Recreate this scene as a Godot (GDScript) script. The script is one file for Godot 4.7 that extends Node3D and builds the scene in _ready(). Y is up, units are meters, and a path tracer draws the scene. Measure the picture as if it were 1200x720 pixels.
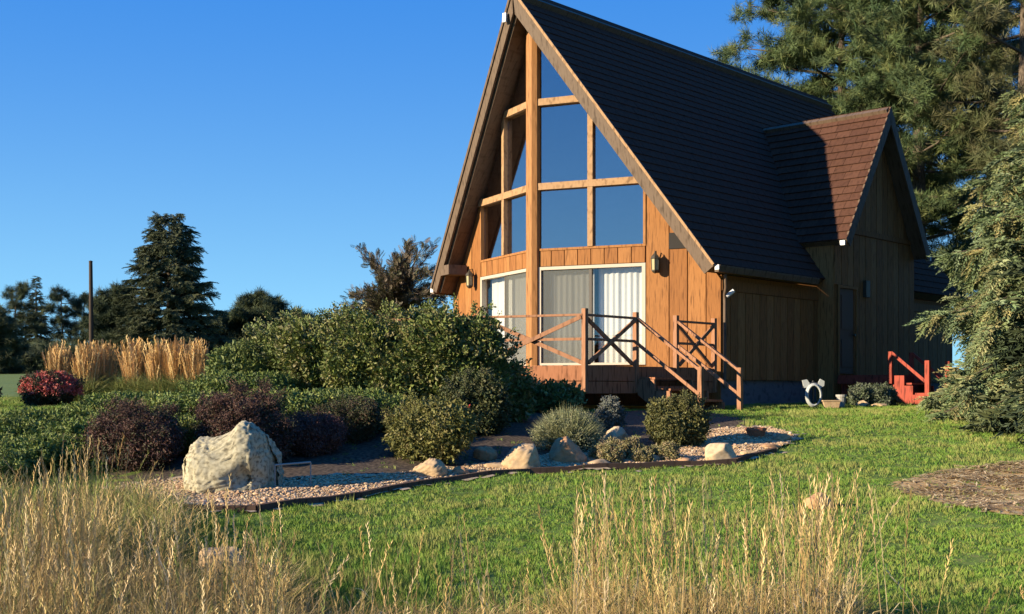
extends Node3D

const EYE := Vector3(17.738, 0.36, 19.694)
const YAW := -0.75
const FOCAL := 1390.0
const HORIZON := 455.0
const PROW := 0.3632          # depth of the prow per metre of half width (tan 20 degrees)
const PITCH := 1.474          # rise per metre of the main roof
const RIDGE := 9.12
const SILL := 0.863           # door sill above the ground beside the deck
const DECK := 0.78
const TONE := 0.86            # one scale for all base colours, set together with the exposure

var rng := RandomNumberGenerator.new()
var M := {}
var fwd: Vector3
var right: Vector3
var lumps_noise := FastNoiseLite.new()
var bed_poly: PackedVector2Array
var soil_poly: PackedVector2Array
var dirt_poly: PackedVector2Array
var used_names := {}

# ------------------------------------------------------------------ set-up
func _ready():
	rng.seed = 20240
	fwd = Vector3(sin(YAW), 0, -cos(YAW))
	right = Vector3(cos(YAW), 0, sin(YAW))
	var cam := Camera3D.new()
	cam.name = "camera"
	cam.set_frustum(2.0 * 0.1 * 360.0 / FOCAL, Vector2(0, 0.1 * (HORIZON - 360.0) / FOCAL), 0.1, 3000.0)
	add_child(cam)
	cam.global_transform = Transform3D(Basis(right, Vector3.UP, -fwd), EYE)
	cam.current = true

	var env := Environment.new()
	env.background_mode = Environment.BG_SKY
	var sky := Sky.new()
	var sm := ProceduralSkyMaterial.new()
	sm.sky_top_color = Color(0.060, 0.335, 0.625)
	sm.sky_horizon_color = Color(0.465, 0.660, 0.735)
	sm.sky_curve = 0.108
	sm.ground_bottom_color = Color(0.16, 0.17, 0.10)
	sm.ground_horizon_color = Color(0.42, 0.48, 0.44)
	sm.sun_angle_max = 1.0
	sky.sky_material = sm
	env.sky = sky
	env.tonemap_mode = Environment.TONE_MAPPER_LINEAR
	env.tonemap_exposure = 2.25
	env.sdfgi_enabled = true
	env.ssao_enabled = true
	env.ssil_enabled = true
	var we := WorldEnvironment.new()
	we.environment = env
	we.name = "environment"
	add_child(we)

	var sun := DirectionalLight3D.new()
	sun.name = "sun"
	sun.light_energy = 1.6
	sun.light_color = Color(1.0, 0.93, 0.80)
	sun.light_angular_distance = 0.5
	sun.shadow_enabled = true
	add_child(sun)
	var to_sun := Vector3(-0.372, 0.298, 0.893).normalized()
	sun.look_at_from_position(to_sun * 60.0, Vector3.ZERO)

	lumps_noise.seed = 7
	lumps_noise.frequency = 0.35
	lumps_noise.fractal_octaves = 3
	make_materials()
	make_polygons()
	print("ground"); build_ground()
	print("house"); build_house()
	build_deck()
	build_porch()
	print("small"); build_small_things()
	build_rocks()
	print("plants"); build_plants()
	print("trees"); build_trees()
	print("grass"); build_grass()
	print("done")

# ------------------------------------------------------------------ places
const PROFILE := [[-60.0, -1.5], [0.0, -1.28], [6.0, -1.20], [9.0, -1.10], [13.0, -0.90], [15.0, -0.72], [17.5, -0.46], [20.0, -0.22], [22.0, -0.09], [24.5, -0.04], [30.0, 0.03], [40.0, 0.20], [80.0, 1.15], [110.0, 1.72], [200.0, 3.3], [700.0, 9.0]]
func base_height(d: float) -> float:
	for i in range(PROFILE.size() - 1):
		var a = PROFILE[i]
		var b = PROFILE[i + 1]
		if d <= b[0]:
			var t: float = clampf((d - a[0]) / (b[0] - a[0]), 0.0, 1.0)
			var p = PROFILE[max(i - 1, 0)]
			var q = PROFILE[min(i + 2, PROFILE.size() - 1)]
			var h: float = b[0] - a[0]
			var sa: float = (b[1] - p[1]) / maxf(b[0] - p[0], 0.01)
			var sb: float = (q[1] - a[1]) / maxf(q[0] - a[0], 0.01)
			var t2 := t * t
			var t3 := t2 * t
			return (2 * t3 - 3 * t2 + 1) * a[1] + (t3 - 2 * t2 + t) * h * sa + (-2 * t3 + 3 * t2) * b[1] + (t3 - t2) * h * sb
	return 9.0
func ground_rd(r: float, d: float) -> float:
	var y := base_height(d)
	y += 0.55 * exp(-0.5 * (pow((r + 3.6) / 2.3, 2) + pow((d - 20.0) / 2.8, 2)))
	var w := clampf((d - 3.0) / 8.0, 0.0, 1.0) * clampf((23.0 - d) / 4.0, 0.0, 1.0)
	y += 0.05 * w * lumps_noise.get_noise_2d(r * 2.2, d * 2.2)
	return y
func ground(x: float, z: float) -> float:
	var p := Vector3(x - EYE.x, 0, z - EYE.z)
	return ground_rd(p.dot(right), p.dot(fwd))
func at(u: float, v: float, d: float) -> Vector3:
	return EYE + fwd * d + right * ((u - 600.0) / FOCAL * d) + Vector3.UP * ((HORIZON - v) / FOCAL * d)
func on_ground(u: float, d: float) -> Vector3:
	var p := at(u, HORIZON, d)
	p.y = ground(p.x, p.z)
	return p
func hit(u: float, v: float) -> Vector3:
	# where the line of sight through this pixel of the photograph meets the ground
	var d := 4.0
	while d < 200.0:
		var p := at(u, v, d)
		if p.y <= ground(p.x, p.z):
			return Vector3(p.x, ground(p.x, p.z), p.z)
		d += 0.03
	return on_ground(u, 30.0)
func polygon_on_ground(pix: Array) -> PackedVector2Array:
	var out := PackedVector2Array()
	for i in range(0, pix.size(), 2):
		var p := hit(pix[i], pix[i + 1])
		out.append(Vector2(p.x, p.z))
	return out
func make_polygons():
	bed_poly = polygon_on_ground([128, 580, 200, 598, 300, 600, 420, 584, 520, 567, 620, 556, 700, 550, 790, 547, 862, 544, 908, 531, 938, 516, 905, 502, 850, 503, 780, 524, 700, 532, 620, 538, 500, 552, 420, 560, 330, 562, 200, 564, 140, 570])
	soil_poly = polygon_on_ground([140, 572, 200, 566, 330, 564, 420, 562, 500, 554, 620, 540, 700, 534, 780, 526, 850, 505, 880, 497, 850, 486, 760, 482, 640, 482, 520, 484, 460, 492, 380, 500, 280, 505, 180, 520, 120, 540])
	dirt_poly = polygon_on_ground([1046, 571, 1070, 561, 1110, 553, 1160, 547, 1200, 543, 1280, 538, 1300, 600, 1250, 612, 1200, 606, 1150, 600, 1090, 588])

# ------------------------------------------------------------------ materials
func noise_texture(sd: int, size: int, freq: float, octaves: int, cols: Array, stretch := Vector2.ONE, contrast := 1.0) -> ImageTexture:
	var n := FastNoiseLite.new()
	n.seed = sd
	n.frequency = freq
	n.fractal_octaves = octaves
	n.noise_type = FastNoiseLite.TYPE_SIMPLEX_SMOOTH
	var im := Image.create(size, size, false, Image.FORMAT_RGB8)
	for y in size:
		for x in size:
			# blend of four shifted samples makes the tile seamless
			var fx := float(x) / size
			var fy := float(y) / size
			var a := n.get_noise_2d(x * stretch.x, y * stretch.y)
			var b := n.get_noise_2d((x - size) * stretch.x, y * stretch.y)
			var c := n.get_noise_2d(x * stretch.x, (y - size) * stretch.y)
			var e := n.get_noise_2d((x - size) * stretch.x, (y - size) * stretch.y)
			var k: float = lerpf(lerpf(a, b, fx), lerpf(c, e, fx), fy)
			var w := sqrt((1 - fx) * (1 - fx) + fx * fx) * sqrt((1 - fy) * (1 - fy) + fy * fy)
			k = clampf(0.5 + 0.9 * contrast * k / w, 0.0, 0.9999) * (cols.size() - 1)
			var i := int(k)
			var col: Color = cols[i].lerp(cols[i + 1], k - i)
			im.set_pixel(x, y, col.linear_to_srgb())
	im.generate_mipmaps()
	return ImageTexture.create_from_image(im)
func mat(key: String, lin: Color, rough := 0.8, tex: Texture2D = null, scl := Vector3.ONE, vcol := false) -> StandardMaterial3D:
	var m := StandardMaterial3D.new()
	m.albedo_color = (lin if vcol and not tex else Color(lin.r * TONE, lin.g * TONE, lin.b * TONE)).linear_to_srgb()
	m.roughness = rough
	m.metallic_specular = 0.35
	if tex:
		m.albedo_texture = tex
		m.uv1_triplanar = true
		m.uv1_world_triplanar = true
		m.uv1_scale = scl
	m.vertex_color_use_as_albedo = vcol
	m.resource_name = key
	M[key] = m
	return m
func g3(a: float, b: float, c: float) -> Color:
	return Color(a, b, c)
func make_materials():
	var grain := noise_texture(3, 256, 0.05, 4, [g3(0.42, 0.38, 0.33), g3(0.92, 0.90, 0.88), g3(1.0, 1.0, 1.0), g3(0.82, 0.80, 0.76)], Vector2(1.6, 0.22), 1.25)
	var blotch := noise_texture(5, 256, 0.03, 5, [g3(0.62, 0.60, 0.58), g3(1, 1, 1), g3(0.85, 0.85, 0.85)], Vector2.ONE, 1.2)
	for i in 4:
		var tones = [Color(0.350, 0.150, 0.045), Color(0.300, 0.122, 0.035), Color(0.385, 0.168, 0.052), Color(0.330, 0.135, 0.038)]
		mat("siding_%d" % i, tones[i], 0.75, grain, Vector3(1.1, 0.55, 1.1))
	mat("post", Color(0.385, 0.178, 0.06), 0.7, grain, Vector3(1.1, 0.5, 1.1))
	mat("trim", Color(0.42, 0.25, 0.125), 0.7, grain, Vector3(0.4, 1.2, 0.4))
	mat("fascia", Color(0.150, 0.102, 0.068), 0.65, grain, Vector3(0.5, 0.8, 0.5))
	mat("door_brown", Color(0.12, 0.06, 0.036), 0.6)
	mat("vent_black", Color(0.03, 0.026, 0.024), 0.8)
	mat("backing", Color(0.325, 0.136, 0.037), 0.9, grain, Vector3(1.1, 0.55, 1.1))
	mat("door_frame", Color(0.50, 0.43, 0.34), 0.5)
	mat("dark_frame", Color(0.10, 0.085, 0.07), 0.5)
	mat("white_metal", Color(0.75, 0.74, 0.72), 0.4)
	mat("grey_metal", Color(0.30, 0.29, 0.27), 0.5)
	mat("concrete", Color(0.16, 0.16, 0.165), 0.9, blotch, Vector3(0.5, 0.5, 0.5))
	mat("inner_wall", Color(0.22, 0.16, 0.11), 0.9)
	mat("inner_floor", Color(0.14, 0.10, 0.07), 0.9)
	for i in 4:
		var sh = [Color(0.088, 0.038, 0.023), Color(0.078, 0.033, 0.020), Color(0.098, 0.043, 0.026), Color(0.084, 0.036, 0.021)]
		mat("shingle_%d" % i, sh[i], 0.92, blotch, Vector3(0.9, 0.9, 0.9))
	mat("deck_wood", Color(0.36, 0.15, 0.072), 0.8, grain, Vector3(0.6, 0.6, 0.6))
	mat("rail_wood", Color(0.35, 0.17, 0.09), 0.75, grain, Vector3(0.6, 0.6, 0.6))
	mat("red_paint", Color(0.36, 0.062, 0.035), 0.7, grain, Vector3(0.6, 0.6, 0.6))
	mat("curtain", Color(0.72, 0.72, 0.65), 0.95)
	M.curtain.backlight_enabled = true
	M.curtain.backlight = Color(0.3, 0.3, 0.27)
	# coated glazing: part mirror, part clear
	var clear := Image.create(2, 2, false, Image.FORMAT_RGBA8)
	clear.fill(Color.WHITE)
	var clear_tex := ImageTexture.create_from_image(clear)
	var gl := mat("window_glass", Color(0.66, 0.66, 0.70), 0.03)
	gl.metallic = 1.0
	gl.albedo_texture = clear_tex
	gl.transparency = BaseMaterial3D.TRANSPARENCY_ALPHA
	gl.albedo_color.a = 0.62
	var g2 := mat("door_glass", Color(0.75, 0.78, 0.80), 0.03)
	g2.metallic = 1.0
	g2.albedo_texture = clear_tex
	g2.transparency = BaseMaterial3D.TRANSPARENCY_ALPHA
	g2.albedo_color.a = 0.13
	var sc := mat("insect_screen", Color(0.16, 0.165, 0.15), 0.8)
	sc.transparency = BaseMaterial3D.TRANSPARENCY_ALPHA
	sc.albedo_color.a = 0.38
	mat("lantern_metal", Color(0.06, 0.05, 0.035), 0.45)
	mat("lantern_glass", Color(0.42, 0.36, 0.20), 0.2)
	mat("iron", Color(0.035, 0.035, 0.038), 0.5)
	mat("hose", Color(0.42, 0.43, 0.41), 0.45)
	mat("pot", Color(0.42, 0.40, 0.36), 0.7, blotch, Vector3(2, 2, 2))
	mat("terracotta", Color(0.42, 0.16, 0.085), 0.8, blotch, Vector3(2, 2, 2))
	mat("pole_wood", Color(0.07, 0.05, 0.038), 0.9, grain, Vector3(1, 0.4, 1))
	mat("edging", Color(0.10, 0.06, 0.042), 0.9, grain, Vector3(0.7, 0.7, 0.7))
	# ground
	var lawn_tex := noise_texture(11, 512, 0.045, 5, [g3(0.085, 0.115, 0.024), g3(0.12, 0.185, 0.034), g3(0.15, 0.215, 0.042), g3(0.21, 0.21, 0.07)], Vector2.ONE, 1.3)
	mat("lawn", Color(1, 1, 1), 0.95, lawn_tex, Vector3(0.22, 0.22, 0.22), true)
	var grit := noise_texture(13, 512, 0.16, 4, [g3(0.26, 0.18, 0.11), g3(0.52, 0.38, 0.24), g3(0.64, 0.49, 0.33), g3(0.40, 0.29, 0.19)], Vector2.ONE, 1.5)
	mat("gravel", Color(1, 1, 1), 0.95, grit, Vector3(0.9, 0.9, 0.9))
	var soil := noise_texture(17, 256, 0.08, 5, [g3(0.035, 0.024, 0.016), g3(0.08, 0.055, 0.036), g3(0.14, 0.10, 0.065)], Vector2.ONE, 1.3)
	mat("soil", Color(1, 1, 1), 0.95, soil, Vector3(0.7, 0.7, 0.7))
	var straw := noise_texture(19, 512, 0.02, 6, [g3(0.24, 0.13, 0.055), g3(0.56, 0.36, 0.15), g3(0.68, 0.47, 0.22), g3(0.62, 0.41, 0.18)], Vector2.ONE, 1.3)
	mat("dry_earth", Color(1, 1, 1), 0.95, straw, Vector3(0.35, 0.35, 0.35))
	var lime := noise_texture(23, 256, 0.035, 5, [g3(0.17, 0.15, 0.115), g3(0.44, 0.40, 0.30), g3(0.54, 0.50, 0.39), g3(0.58, 0.54, 0.43)], Vector2.ONE, 1.5)
	mat("boulder", Color(0.82, 0.79, 0.69), 0.95, lime, Vector3(1.7, 1.7, 1.7))
	var tan := noise_texture(29, 256, 0.03, 5, [g3(0.34, 0.22, 0.12), g3(0.52, 0.36, 0.20), g3(0.46, 0.33, 0.20)], Vector2.ONE, 1.3)
	mat("tan_rock", Color(1, 1, 1), 0.95, tan, Vector3(1.2, 1.2, 1.2))
	mat("pink_rock", Color(1.0, 0.80, 0.72), 0.95, tan, Vector3(1.2, 1.2, 1.2))
	mat("pale_rock", Color(1.15, 1.22, 1.3), 0.95, tan, Vector3(1.2, 1.2, 1.2))
	
	# plants
	var leaf := mat("leaf", Color(1, 1, 1), 0.6, null, Vector3.ONE, true)
	leaf.backlight_enabled = true
	leaf.backlight = Color(0.5, 0.5, 0.4)
	var needle := mat("needle", Color(1, 1, 1), 0.7, null, Vector3.ONE, true)
	needle.backlight_enabled = true
	needle.backlight = Color(0.12, 0.12, 0.12)
	var dry := mat("dry", Color(1, 1, 1), 0.85, null, Vector3.ONE, true)
	dry.backlight_enabled = true
	dry.backlight = Color(0.3, 0.3, 0.3)
	mat("pebble", Color(1, 1, 1), 0.9, null, Vector3.ONE, true)
	var bark_t := noise_texture(31, 256, 0.06, 4, [g3(0.04, 0.03, 0.022), g3(0.12, 0.09, 0.065), g3(0.18, 0.14, 0.10)], Vector2(1.6, 0.3), 1.4)
	mat("bark", Color(1, 1, 1), 0.95, bark_t, Vector3(1.5, 1.0, 1.5))
	mat("twig", Color(0.10, 0.07, 0.05), 0.9)
	mat("reed_stem", Color(0.34, 0.27, 0.12), 0.9)

# ------------------------------------------------------------------ mesh helpers
func tri(st: SurfaceTool, a: Vector3, b: Vector3, c: Vector3, n: Vector3):
	st.set_normal(n)
	if (b - a).cross(c - a).dot(n) > 0.0:
		st.add_vertex(a); st.add_vertex(c); st.add_vertex(b)
	else:
		st.add_vertex(a); st.add_vertex(b); st.add_vertex(c)
func quad(st: SurfaceTool, a: Vector3, b: Vector3, c: Vector3, d: Vector3, n: Vector3):
	tri(st, a, b, c, n)
	tri(st, a, c, d, n)
func start() -> SurfaceTool:
	var st := SurfaceTool.new()
	st.begin(Mesh.PRIMITIVE_TRIANGLES)
	return st
func add_prism(st: SurfaceTool, poly: PackedVector2Array, f: Transform3D, n0: float, n1: float):
	# a flat outline in the frame's x and y, given thickness along its z
	var idx := Geometry2D.triangulate_polygon(poly)
	var mid := Vector3.ZERO
	for p in poly: mid += f * Vector3(p.x, p.y, (n0 + n1) * 0.5)
	mid /= poly.size()
	var nz := f.basis.z.normalized()
	for i in range(0, idx.size(), 3):
		var a := poly[idx[i]]
		var b := poly[idx[i + 1]]
		var c := poly[idx[i + 2]]
		tri(st, f * Vector3(a.x, a.y, n1), f * Vector3(b.x, b.y, n1), f * Vector3(c.x, c.y, n1), nz)
		tri(st, f * Vector3(a.x, a.y, n0), f * Vector3(b.x, b.y, n0), f * Vector3(c.x, c.y, n0), -nz)
	var turn := 0.0
	for i in poly.size():
		var a := poly[i]
		var b := poly[(i + 1) % poly.size()]
		turn += a.x * b.y - a.y * b.x
	for i in poly.size():
		var a := poly[i]
		var b := poly[(i + 1) % poly.size()]
		var e := (b - a)
		if e.length() < 1e-6: continue
		var out2 := Vector2(e.y, -e.x).normalized() * signf(turn)
		var n := (f.basis * Vector3(out2.x, out2.y, 0)).normalized()
		quad(st, f * Vector3(a.x, a.y, n0), f * Vector3(b.x, b.y, n0), f * Vector3(b.x, b.y, n1), f * Vector3(a.x, a.y, n1), n)
func add_box(st: SurfaceTool, f: Transform3D, s: Vector3):
	var h := s * 0.5
	add_prism(st, PackedVector2Array([Vector2(-h.x, -h.y), Vector2(h.x, -h.y), Vector2(h.x, h.y), Vector2(-h.x, h.y)]), f, -h.z, h.z)
func add_beam(st: SurfaceTool, a: Vector3, b: Vector3, w: float, h: float, up := Vector3.UP):
	# a squared timber from a to b, h along up and w across
	var z := (b - a).normalized()
	if absf(z.dot(up)) > 0.98: up = Vector3(0, 0, 1)
	var x := up.cross(z).normalized()
	var y := z.cross(x).normalized()
	add_box(st, Transform3D(Basis(x, y, z), (a + b) * 0.5), Vector3(w, h, a.distance_to(b)))
func add_tube(st: SurfaceTool, pts: Array, radii: Array, sides := 6):
	var rings := []
	for i in pts.size():
		var t: Vector3 = (pts[min(i + 1, pts.size() - 1)] - pts[max(i - 1, 0)]).normalized()
		var x := t.cross(Vector3(0.31, 0.2, 0.93)).normalized()
		var y := t.cross(x).normalized()
		var ring := []
		for k in sides:
			var a := TAU * k / sides
			ring.append([pts[i] + (x * cos(a) + y * sin(a)) * radii[i], x * cos(a) + y * sin(a)])
		rings.append(ring)
	for i in range(rings.size() - 1):
		for k in sides:
			var k2 := (k + 1) % sides
			var q = [rings[i][k], rings[i][k2], rings[i + 1][k2], rings[i + 1][k]]
			var n: Vector3 = (q[0][1] + q[1][1]).normalized()
			for t3 in [[0, 1, 2], [0, 2, 3]]:
				var a: Vector3 = q[t3[0]][0]
				var b: Vector3 = q[t3[1]][0]
				var c: Vector3 = q[t3[2]][0]
				var o = t3
				if (b - a).cross(c - a).dot(n) > 0.0: o = [t3[0], t3[2], t3[1]]
				for j in o:
					st.set_normal(q[j][1])
					st.add_vertex(q[j][0])
	for e in [0, rings.size() - 1]:
		var n2: Vector3 = (pts[e] - pts[1 if e == 0 else e - 1]).normalized()
		for k in range(1, sides - 1):
			tri(st, rings[e][0][0], rings[e][k][0], rings[e][k + 1][0], n2)
func add_lathe(st: SurfaceTool, prof: Array, f: Transform3D, sides := 14):
	# prof: [radius, height] from the bottom up
	for i in range(prof.size() - 1):
		for k in sides:
			var a := TAU * k / sides
			var b := TAU * (k + 1) / sides
			var r0: float = prof[i][0]
			var r1: float = prof[i + 1][0]
			var y0: float = prof[i][1]
			var y1: float = prof[i + 1][1]
			var m := (a + b) / 2
			var n := (f.basis * Vector3(cos(m) * (y1 - y0), r0 - r1, sin(m) * (y1 - y0))).normalized()
			quad(st, f * Vector3(r0 * cos(a), y0, r0 * sin(a)), f * Vector3(r0 * cos(b), y0, r0 * sin(b)), f * Vector3(r1 * cos(b), y1, r1 * sin(b)), f * Vector3(r1 * cos(a), y1, r1 * sin(a)), n)
func put(called: String, mesh: Mesh, m: Material, parent: Node) -> MeshInstance3D:
	var o := MeshInstance3D.new()
	o.name = called
	o.mesh = mesh
	o.material_override = m
	parent.add_child(o, true)
	return o
func obj(called: String, st: SurfaceTool, m: Material, parent: Node) -> MeshInstance3D:
	return put(called, st.commit(), m, parent)
func numbered(called: String) -> String:
	if not used_names.has(called):
		used_names[called] = 0
		return called
	used_names[called] += 1
	return "%s_%03d" % [called, used_names[called]]
func thing(called: String, label: String, category: String, group := "", where := Vector3.ZERO) -> Node3D:
	var o := Node3D.new()
	o.name = numbered(called)
	add_child(o, true)
	o.position = where
	o.set_meta("label", label)
	o.set_meta("category", category)
	if group != "": o.set_meta("group", group)
	return o
func structure(o: Node) -> Node:
	o.set_meta("kind", "structure")
	return o
func stuff(o: Node, label := "", category := "") -> Node:
	o.set_meta("kind", "stuff")
	if label != "":
		o.set_meta("label", label)
		o.set_meta("category", category)
	return o
func many(called: String, mesh: Mesh, m: Material, buf: PackedFloat32Array, parent: Node) -> MultiMeshInstance3D:
	var mm := MultiMesh.new()
	mm.transform_format = MultiMesh.TRANSFORM_3D
	mm.use_colors = true
	mm.mesh = mesh
	mm.instance_count = buf.size() / 16
	mm.buffer = buf
	var o := MultiMeshInstance3D.new()
	o.name = called
	o.multimesh = mm
	o.material_override = m
	o.set_meta("kind", "stuff")
	parent.add_child(o, true)
	return o
func add_copy(buf: PackedFloat32Array, p: Vector3, b: Basis, c: Color):
	buf.append_array(PackedFloat32Array([b.x.x, b.y.x, b.z.x, p.x, b.x.y, b.y.y, b.z.y, p.y, b.x.z, b.y.z, b.z.z, p.z, c.r, c.g, c.b, 1.0]))
func aim(dir: Vector3, roll: float, s: Vector3) -> Basis:
	# y along dir
	var y := dir.normalized()
	var x := y.cross(Vector3(0.123, 0.31, 0.94)).normalized()
	x = x.rotated(y, roll)
	var z := x.cross(y)
	return Basis(x * s.x, y * s.y, z * s.z)
func rdir() -> Vector3:
	var z := rng.randf_range(-1, 1)
	var a := rng.randf() * TAU
	var r := sqrt(1 - z * z)
	return Vector3(r * cos(a), z, r * sin(a))
func pick(cols: Array, jitter := 0.18) -> Color:
	var c: Color = cols[rng.randi() % cols.size()]
	var k := TONE * (1.0 + rng.randf_range(-jitter, jitter))
	return Color(c.r * k * (1.0 + rng.randf_range(-0.06, 0.06)), c.g * k, c.b * k * (1.0 + rng.randf_range(-0.08, 0.08)))

# ------------------------------------------------------------------ ground
func sheet(called: String, poly: PackedVector2Array, cell: float, lift: float, m: Material) -> MeshInstance3D:
	var lo := poly[0]
	var hi := poly[0]
	for p in poly:
		lo = lo.min(p)
		hi = hi.max(p)
	var st := start()
	var nx := int((hi.x - lo.x) / cell) + 1
	var nz := int((hi.y - lo.y) / cell) + 1
	for i in nx:
		for k in nz:
			var c := lo + Vector2(i + 0.5, k + 0.5) * cell
			var wob := Vector2(lumps_noise.get_noise_2d(c.x * 9, c.y * 9), lumps_noise.get_noise_2d(c.x * 9 + 70, c.y * 9)) * 0.35
			if not Geometry2D.is_point_in_polygon(c + wob, poly): continue
			var p := []
			for o in [[0, 0], [1, 0], [1, 1], [0, 1]]:
				var q := lo + Vector2(i + o[0], k + o[1]) * cell
				p.append(Vector3(q.x, ground(q.x, q.y) + lift, q.y))
			quad(st, p[0], p[1], p[2], p[3], Vector3.UP)
	st.index()
	var o2 := obj(called, st, m, self)
	structure(o2)
	return o2
func build_ground():
	var st := start()
	var ds := []
	var d := -30.0
	while d < 700.0:
		ds.append(d)
		d += 0.35 if (d > 2.0 and d < 34.0) else (1.5 if d < 60.0 else 12.0)
	var rs := []
	for i in range(-60, 61):
		var t := i / 60.0
		rs.append(14.0 * t + 500.0 * pow(absf(t), 5.0) * signf(t))
	var patch := FastNoiseLite.new()
	patch.seed = 21
	patch.frequency = 0.28
	patch.fractal_octaves = 3
	var pts := []
	for a in ds:
		var row := []
		for b in rs:
			var p: Vector3 = EYE + fwd * a + right * b
			p.y = ground_rd(b, a)
			var k := clampf(0.5 + patch.get_noise_2d(p.x, p.z), 0.0, 1.0)
			row.append([p, Color(0.80, 0.88, 0.75).lerp(Color(1.25, 1.12, 1.0), k)])
		pts.append(row)
	for i in range(pts.size() - 1):
		for k in range(rs.size() - 1):
			var q = [pts[i][k], pts[i][k + 1], pts[i + 1][k + 1], pts[i + 1][k]]
			var n: Vector3 = (q[1][0] - q[0][0]).cross(q[3][0] - q[0][0]).normalized()
			if n.y < 0: n = -n
			for t3 in [[0, 1, 2], [0, 2, 3]]:
				var a: Vector3 = q[t3[0]][0]
				var o = t3
				if (q[t3[1]][0] - a).cross(q[t3[2]][0] - a).y > 0: o = [t3[0], t3[2], t3[1]]
				for j in o:
					st.set_color(q[j][1])
					st.add_vertex(q[j][0])
	st.index()
	st.generate_normals()
	structure(obj("ground", st, M.lawn, self))
	sheet("planting_soil", soil_poly, 0.15, 0.012, M.soil)
	sheet("gravel_path", bed_poly, 0.07, 0.022, M.gravel)
	sheet("bare_earth", dirt_poly, 0.09, 0.014, M.dry_earth)

# ------------------------------------------------------------------ house
func roof_under(x: float) -> float:
	return RIDGE - PITCH * absf(x) - 0.56
func facade(side: float) -> Transform3D:
	# x runs from the middle post outwards along the wall, y up, z out of the wall
	var a := atan(PROW)
	var e := Vector3(cos(a) * side, 0, -sin(a))
	var n := Vector3(sin(a) * side, 0, cos(a))
	return Transform3D(Basis(e, Vector3.UP, n), Vector3.ZERO)
func clip_below(poly: PackedVector2Array, y0: float, slope: float) -> PackedVector2Array:
	# keeps what lies under y = y0 - slope * x
	var out := PackedVector2Array()
	for i in poly.size():
		var a := poly[i]
		var b := poly[(i + 1) % poly.size()]
		var fa := y0 - slope * a.x - a.y
		var fb := y0 - slope * b.x - b.y
		if fa >= 0: out.append(a)
		if (fa > 0 and fb < 0) or (fa < 0 and fb > 0): out.append(a.lerp(b, fa / (fa - fb)))
	return out
func rect(x0: float, y0: float, x1: float, y1: float) -> PackedVector2Array:
	return PackedVector2Array([Vector2(x0, y0), Vector2(x1, y0), Vector2(x1, y1), Vector2(x0, y1)])
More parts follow.
